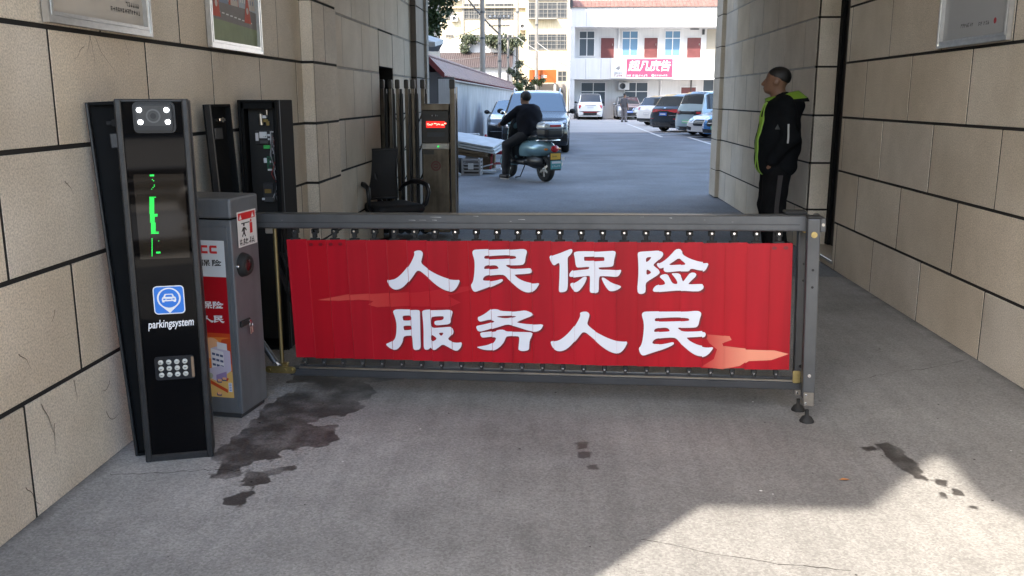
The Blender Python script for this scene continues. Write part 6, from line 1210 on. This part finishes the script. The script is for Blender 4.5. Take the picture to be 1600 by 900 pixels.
def win(parent, x0, x1, y, z0, z1, gl, nx=2, zt=.7, fr=None, name='window', bars=0, d=.06):
    fr = fr or M_wf; e = .055
    mb = MB(); mb.box(x0, x1, y - d, y, z0, z0 + e, fr); mb.box(x0, x1, y - d, y, z1 - e, z1, fr); mb.box(x0, x0 + e, y - d, y, z0 + e, z1 - e, fr); mb.box(x1 - e, x1, y - d, y, z0 + e, z1 - e, fr)
    for k in range(1, nx): a = x0 + (x1 - x0) * k / nx; mb.box(a - e / 2, a + e / 2, y - d, y, z0 + e, z1 - e, fr)
    if zt: a = z0 + (z1 - z0) * zt; mb.box(x0 + e, x1 - e, y - d + .004, y - .003, a - e / 2, a + e / 2, fr)
    for k in range(bars): a = x0 + (x1 - x0) * (k + .5) / bars; mb.box(a - .012, a + .012, y - d - .07, y - d - .05, z0, z1, fr)
    if bars:
        for k in range(4): a = z0 + (z1 - z0) * (k + .3) / 4; mb.box(x0, x1, y - d - .05, y - d - .03, a - .012, a + .012, fr)
    o = mb.build(name, parent); mb = MB(); mb.box(x0 + e, x1 - e, y - .025, y - .012, z0 + e, z1 - e, gl); mb.build('pane', o); return o
for u0, u1, gl in ((172, 272, M_wgl), (440, 542, M_bgl), (705, 805, M_bgl)): win(wb, bu(u0), bu(u1), 1.25, bz(370), bz(214), gl)
for u0, u1 in ((310, 392), (580, 662), (846, 930)):
    mb = MB(); mb.box(bu(u0) - .06, bu(u1) + .06, 1.20, 1.248, 4.36, bz(252), M_wf); mb.box(bu(u0), bu(u1), 1.17, 1.19, 4.36, bz(258), M_bdoor); o = mb.build('door', wb); mb = MB(); mb.box(bu(u1) - .14, bu(u1) - .10, 1.14, 1.17, 5.3, 5.45, M_steel); mb.build('handle', o)
mb = MB(); mb.box(bu(966), bu(1066), 1.20, 1.248, 4.36, bz(206), M_beige); mb.build('shutter', wb)
mb = MB(); mb.cyl((bu(420), 1.18, 4.4), (bu(420), 1.18, 6.5), .05, M_wf, n=8); mb.cyl((bu(690), 1.18, 0), (bu(690), 1.18, 2.8), .06, M_wf, n=8); mb.cyl((bu(880), 1.18, 0), (bu(880), 1.18, 2.8), .05, M_gm, n=8); mb.build('drain_pipe', wb)
for a, z in ((424, 2.1),):
    mb = MB(); mb.box(bu(a), bu(a) + .8, .85, 1.2, z, z + .55, M_wf, .03); mb.lathe([(0, .0), (.2, 0), (.22, .02)], M_gm2, 14, Matrix.Translation((bu(a) + .3, .84, z + .28)) @ Matrix.Rotation(pi / 2, 4, 'X')); mb.build('air_conditioner', wb)
win(wb, bu(188), bu(346), 1.25, bz(680), bz(527), M_wgl, 2, .62); win(wb, bu(462), bu(612), 1.25, bz(680), bz(527), M_wgl, 2, .62); win(wb, bu(952), bu(1090), 1.25, bz(680), bz(510), M_wgl, 2, 0)
mb = MB(); mb.box(bu(812), bu(918), 1.19, 1.248, 0, bz(553), M_wf); mb.box(bu(820), bu(910), 1.17, 1.188, 0, bz(560), M_bdoor); mb.build('door', wb)
mb = MB(); mb.box(bu(936), bu(950), 1.1, 1.248, bz(240), bz(208), M_gm2); mb.box(bu(862), bu(915), 1.15, 1.248, bz(209), bz(204), M_gm); mb.build('wall_lamp', wb)
sg = thing('shop_sign', 'pink and white shop sign with white characters on the balcony of the white building', 'sign', (.79, 67.9, 0))
mb = MB(); mb.box(bu(370), bu(748), -.02, .06, bz(506), bz(386), M_wf); mb.box(bu(464), bu(746), -.03, -.021, bz(500), bz(390), M_pink); mb.build('panel', sg)
M_sgw = mat('white sign print', (.80, .80, .80), .5); cw = (bu(746) - bu(464))
for i, c in enumerate('超凡廣告'):
    tm = text_mesh(c, .80, M_sgw, lambda a, b, h: (bu(508) + i * cw * .228 + a * 1.0, -.034 - h, bz(436) + b), .010, .15); tm.build('lettering', sg, fixn=False)
mb = MB(); strokes(mb, lambda a, b, h: (a, -.034 - h, b), bu(470), bz(490), 10, .155, .002, M_sgw, 1, 21); strokes(mb, lambda a, b, h: (a, -.034 - h, b), bu(640), bz(490), 7, .13, .002, M_sgw, 1, 22); mb.poly([disc(bu(628), bz(489), .09, 14)], lambda a, b: (a, -.036, b), M_sgw); mb.build('small_lettering', sg, fixn=False)
mb = MB(); M_gsg = mat('grey sign print', (.25, .25, .26), .5); strokes(mb, lambda a, b, h: (a, -.022 - h, b), bu(388), bz(474), 4, .17, .002, M_gsg, 1, 23); strokes(mb, lambda a, b, h: (a, -.022 - h, b), bu(390), bz(490), 4, .15, .002, M_seal, 1, 24)
mb.poly([[(bu(398), bz(448)), (bu(412), bz(436)), (bu(432), bz(414)), (bu(424), bz(436)), (bu(434), bz(440)), (bu(418), bz(456))]], lambda a, b: (a, -.024, b), M_gsg); mb.build('emblem', sg, fixn=False)

M_cream = mat('cream apartment render', (.50, .43, .30), .8, var=.12, vs=.3, streak=.22); M_grl = mat('pale window grille', (.24, .225, .20), .6); M_dwin = mat('dim window', (.06, .065, .07), .15)
ap = thing('apartment_building', 'cream apartment block with barred windows far behind the boundary wall', 'building', (0, 95, 0))
ax = lambda p: (p - 873) / 14.79; az = lambda p: 1.5 + (153 - p) / 14.79
mb = MB(); mb.box(-22, ax(822), 0, 14, 0, 24, M_cream); mb.box(ax(822), ax(1000), -1.6, 14, 0, 24, M_cream); mb.box(ax(727) - .08, ax(727) + .06, -.12, 0, 0, 24, M_grl)
mb.build('wall', ap)
mb = MB()
for k in range(5): mb.box(-22, ax(822) - .01, -.30, -.002, az(40 - 45 * k + 26), az(38 - 45 * k + 26), M_cream)
mb.build('floor_band', ap)
for k in range(-1, 4):
    o_ = 45 * k
    for a, b in ((700, 712), (727.5, 752), (760, 803)): win(ap, ax(a), ax(b), 0, az(37 - o_), az(14 - o_), M_dwin, 3, .5, M_grl, 'window', 7)
    win(ap, ax(826), ax(883), -1.6, az(38 - o_), az(15 - o_), M_dwin, 4, .55, M_grl, 'window', 9)
for a, b, c, d, y in ((706, 722, 10, -4, 0), (812, 821, 53, 42, 0), (709, 719, 40, 32, 0)):
    mb = MB(); mb.box(ax(a), ax(b), y - .45, y - .05, az(c), az(d), M_wf, .02); mb.lathe([(.0, .0), (.18, 0), (.2, .02)], M_gm2, 14, Matrix.Translation(((ax(a) + ax(b)) / 2, y - .46, (az(c) + az(d)) / 2)) @ Matrix.Rotation(pi / 2, 4, 'X')); mb.build('air_conditioner', ap)
mb = MB(); mb.box(ax(826), ax(868), -2.3, -1.602, az(38) - .1, az(38), M_grl); mb.box(ax(826), ax(883), -1.75, -1.6, az(13), az(12), M_gm); mb.build('balcony', ap)
ap2 = thing('apartment_building', 'pale apartment block rising behind the tiled roof of the white building', 'building', (0, 101, 0)); bx2 = lambda p: (p - 873) / 13.91; bz2 = lambda p: 1.5 + (153 - p) / 13.91
mb = MB(); mb.box(bx2(888), 42, 0, 14, 0, 26, M_bw); mb.build('wall', ap2)
for k in range(3):
    for a, b, gl in ((915, 956, M_dwin), (960, 981, M_dwin), (984, 1030, M_bgl), (1041, 1062, M_dwin), (1110, 1140, M_dwin)): win(ap2, bx2(a), bx2(b), 0, bz2(7 - 42 * k), bz2(-18 - 42 * k), gl, 3, .5, M_grl, 'window', 6)
sh = thing('shed', 'low white shed with a brown corrugated roof below the apartments', 'shed', (0, 80, 0)); sx = lambda p: (p - 873) / 17.56; sz = lambda p: 1.5 + (153 - p) / 17.56
M_corr = mat('brown corrugated sheet', (.065, .047, .044), .7, var=.2, vs=1.5, streak=.2)
mb = MB(); mb.box(-16, sx(795), 1.5, 8, 0, sz(106), M_bw); mb.build('wall', sh); mb = MB()
for k in range(64):
    a = -16 + k * (sx(795) + 16.3) / 64; w = (sx(795) + 16.3) / 64; mb.add([(a, 1.1, sz(107)), (a + w * .5, 1.1, sz(107) + .05), (a + w, 1.1, sz(107)), (a, 3.2, sz(83)), (a + w * .5, 3.2, sz(83) + .05), (a + w, 3.2, sz(83))], [(0, 1, 4, 3), (1, 2, 5, 4)], M_corr)
mb.build('roof', sh, fixn=False)
mb = MB(); mb.box(-16, sx(803), 3.3, 8, sz(106) - .5, sz(62), M_bw); mb.build('upper_wall', sh)
vn = MB(); rv = random.Random(9); leaves(vn, [(sx(713 + rv.random() * 100), 82.6 + rv.random(), sz(60 + 22 * rv.random() ** 2), .45) for k in range(34)], 3400, .22, M_leaf3, 11, 1.2); ob = vn.build('vine', None, fixn=False); tag(ob, 'green creeper hanging along the top of the low white shed', 'creeper')
bb = thing('signboard', 'orange signboard with pale lettering over a grey shopfront beyond the parked black car', 'sign', (0, 75, 0)); qx = lambda p: (p - 873) / 18.73; qz = lambda p: 1.5 + (153 - p) / 18.73
mb = MB(); mb.box(qx(827), qx(868), 0, .12, qz(130), qz(111), mat('orange board', (.42, .10, .02), .5)); mb.build('panel', bb); mb = MB(); strokes(mb, lambda a, b, h: (a, -.004 - h, b), qx(829), qz(120.5), 5, .36, .002, mat('deep orange print', (.45, .07, .03), .5), 1, 31); strokes(mb, lambda a, b, h: (a, -.004 - h, b), qx(831), qz(121.5), 5, .36, .003, M_sgw, 1, 32); mb.build('lettering', bb, fixn=False)
mb = MB()
for a in (829, 866): mb.box(qx(a) - .08, qx(a) + .08, .13, .3, 0, qz(111), M_wf)
mb.build('post', bb)
sf = thing('shopfront', 'grey shopfront with a beam and pale pillars under the orange signboard', 'building', (0, 76.2, 0))
mb = MB(); mb.box(qx(812), qx(884), 0, 6, 0, qz(131), mat('grey shopfront wall', (.30, .28, .26), .8, var=.2, vs=1)); mb.build('wall', sf); mb = MB(); mb.box(qx(810), qx(870), -.4, -.002, qz(145), qz(132), M_beige); mb.build('beam', sf)
win(sf, qx(870), qx(884), 0, qz(128), qz(112), M_dwin, 2, .5, M_grl); mb = MB(); mb.box(qx(871), qx(879), -.5, -.02, qz(155), qz(141), M_gm, .02); mb.build('air_conditioner', sf)

# ------------------------------------------------------------------ poles and cables
M_pole = mat('pale concrete pole', (.26, .24, .215), .85, var=.15, vs=2)
def pole(label, x, y, h, r, arms=0):
    t = thing('utility_pole', label, 'pole', (x, y, 0), 0, 'utility poles beyond the boundary wall'); mb = MB(); mb.cyl((0, 0, 0), (0, 0, h), r * 1.15, M_pole, r * .85, 14)
    for z in (h * .55, h * .72): mb.cyl((0, 0, z), (0, 0, z + .12), r * 1.12, M_gm, n=14)
    mb.build('shaft', t)
    for k in range(arms):
        z = h - .25 - k * .55; mb = MB(); mb.box(-.8, .8, -r - .08, -r, z - .04, z + .04, M_gm)
        for q in (-.7, -.35, .35, .7): mb.lathe([(0, 0), (.045, .02), (.03, .06), (.05, .09), (.025, .15), (0, .16)], M_lab, 8, Matrix.Translation((q, -r - .04, z + .04)))
        mb.build('crossarm', t)
pole('thickest pale concrete pole, rising above the tiled boundary wall', -5.0, 60, 9.5, .165)
pole('shorter pale pole with two crossarms just right of the thickest pole', -4.55, 70, 7.6, .13, 2)
pole('thin low pole with a crossarm above the far end of the boundary wall', -4.02, 72, 6.3, .10, 1)
pole('tall thin pole in front of the right part of the cream apartments', -1.87, 74.5, 13, .11, 1)
pole('distant pole beside the corner of the cream apartments, carrying three crossarms', -3.85, 84, 12.5, .14, 3)
M_cbl = mat('grey cable', (.13, .12, .115), .7); M_cblp = mat('pale cable', (.45, .44, .42), .7)
def wire(label, a, b, sag, r, m):
    A, B = Vector(a), Vector(b); mb = MB(); mb.tube([A.lerp(B, k / 14) - Vector((0, 0, sag * 4 * (k / 14) * (1 - k / 14))) for k in range(15)], r, m, 5, caps=False); o = mb.build('overhead_cable'); tag(o, label, 'cable', 'overhead cables beyond the boundary wall')
wire('thick dark cable bundle sloping down across the thickest concrete pole', (-7.6, 66, 9.8), (-4.55, 70, 6.2), .25, .07, M_cbl)
wire('thin cable from the shorter pole to the distant corner pole', (-4.55, 70, 7.3), (-3.85, 84, 9.0), .3, .022, M_cbl)
wire('thin cable from the thick pole across the cream apartments to the left', (-5.0, 60, 6.0), (-14, 66, 5.0), .5, .022, M_cbl)
wire('pale cable sagging low in front of the barred lower windows on the right', (-3.85, 84, 6.2), (1.6, 76, 5.0), .5, .025, M_cblp)
wire('pale cable slanting down from the tall thin pole towards the white building', (-3.6, 74, 6.4), (.75, 72, 3.9), .2, .022, M_cblp)
wire('upper pale cable from the tall thin pole to the side of the white building', (-1.87, 74.5, 5.9), (.78, 70, 4.2), .15, .02, M_cblp)
wire('thin dark cable from the low pole to the orange signboard', (-4.02, 72, 5.3), (-2.2, 75, 3.8), .2, .02, M_cbl)
wire('long level cable low across the brown corrugated roof', (-12, 74, 4.6), (-4.02, 72, 4.9), .25, .022, M_cbl)

# ------------------------------------------------------------------ left neighbour whose roof shades the white building, and the street behind the camera
nb = thing('neighbour_building', 'tall building left of the courtyard, behind the tree', 'building', (-7.5, 22, 0)); mb = MB(); mb.box(-14, 0, 0, 36, 0, 23, M_fac); mb.build('wall', nb)
M_stn = mat('polished stone', (.42, .38, .34), .35, var=.2, vs=12, speck=.3, ss=90)
M_ball = mat('brown stone', (.16, .12, .095), .3, var=.2, vs=9)
isl = MB(); isl.box(-5, .7, -4.0, -2.0, -.003, .15, M_stn, .02); [isl.box(-9, 9, -7.2 - k * .5, -6.7 - k * .5, -.003, .14 * (k + 1), M_stn, .02) for k in range(3)]; struct(isl.build('kerb_island'))
for x, lab in ((-.20, 'round stone ball bollard on the kerb island, nearer the right end'), (-2.6, 'round stone ball bollard on the kerb island, nearer the left end')):
    t = thing('stone_bollard', lab, 'bollard', (x, -2.6, .15), 0, 'stone ball bollards'); mb = MB(); mb.lathe([(0, 0), (.16, 0), (.16, .05), (.11, .07), (.11, .10), (.14, .12), (0, .12)], M_stn, 24); mb.build('plinth', t); mb = MB(); mb.ell((0, 0, .29), (.18, .18, .18), M_ball, 28, 16); mb.build('ball', t)
mb = MB(); mb.add([(0, 0, 0), (.018, .012, .004), (.045, .004, .002), (.03, -.012, .006)], [(0, 1, 2, 3)], mat('orange dry leaf', (.42, .17, .05), .7)); o = mb.build('fallen_leaf'); o.location = (1.135, 3.43, .003); tag(o, 'tiny orange dry leaf lying on the concrete in front of the barrier', 'leaf')
sb = thing('street_building', 'low beige building across the street behind the camera', 'building', (0, -34, 0)); mb = MB(); mb.box(-40, 40, -10, 0, 0, 6, M_fac); mb.build('wall', sb)
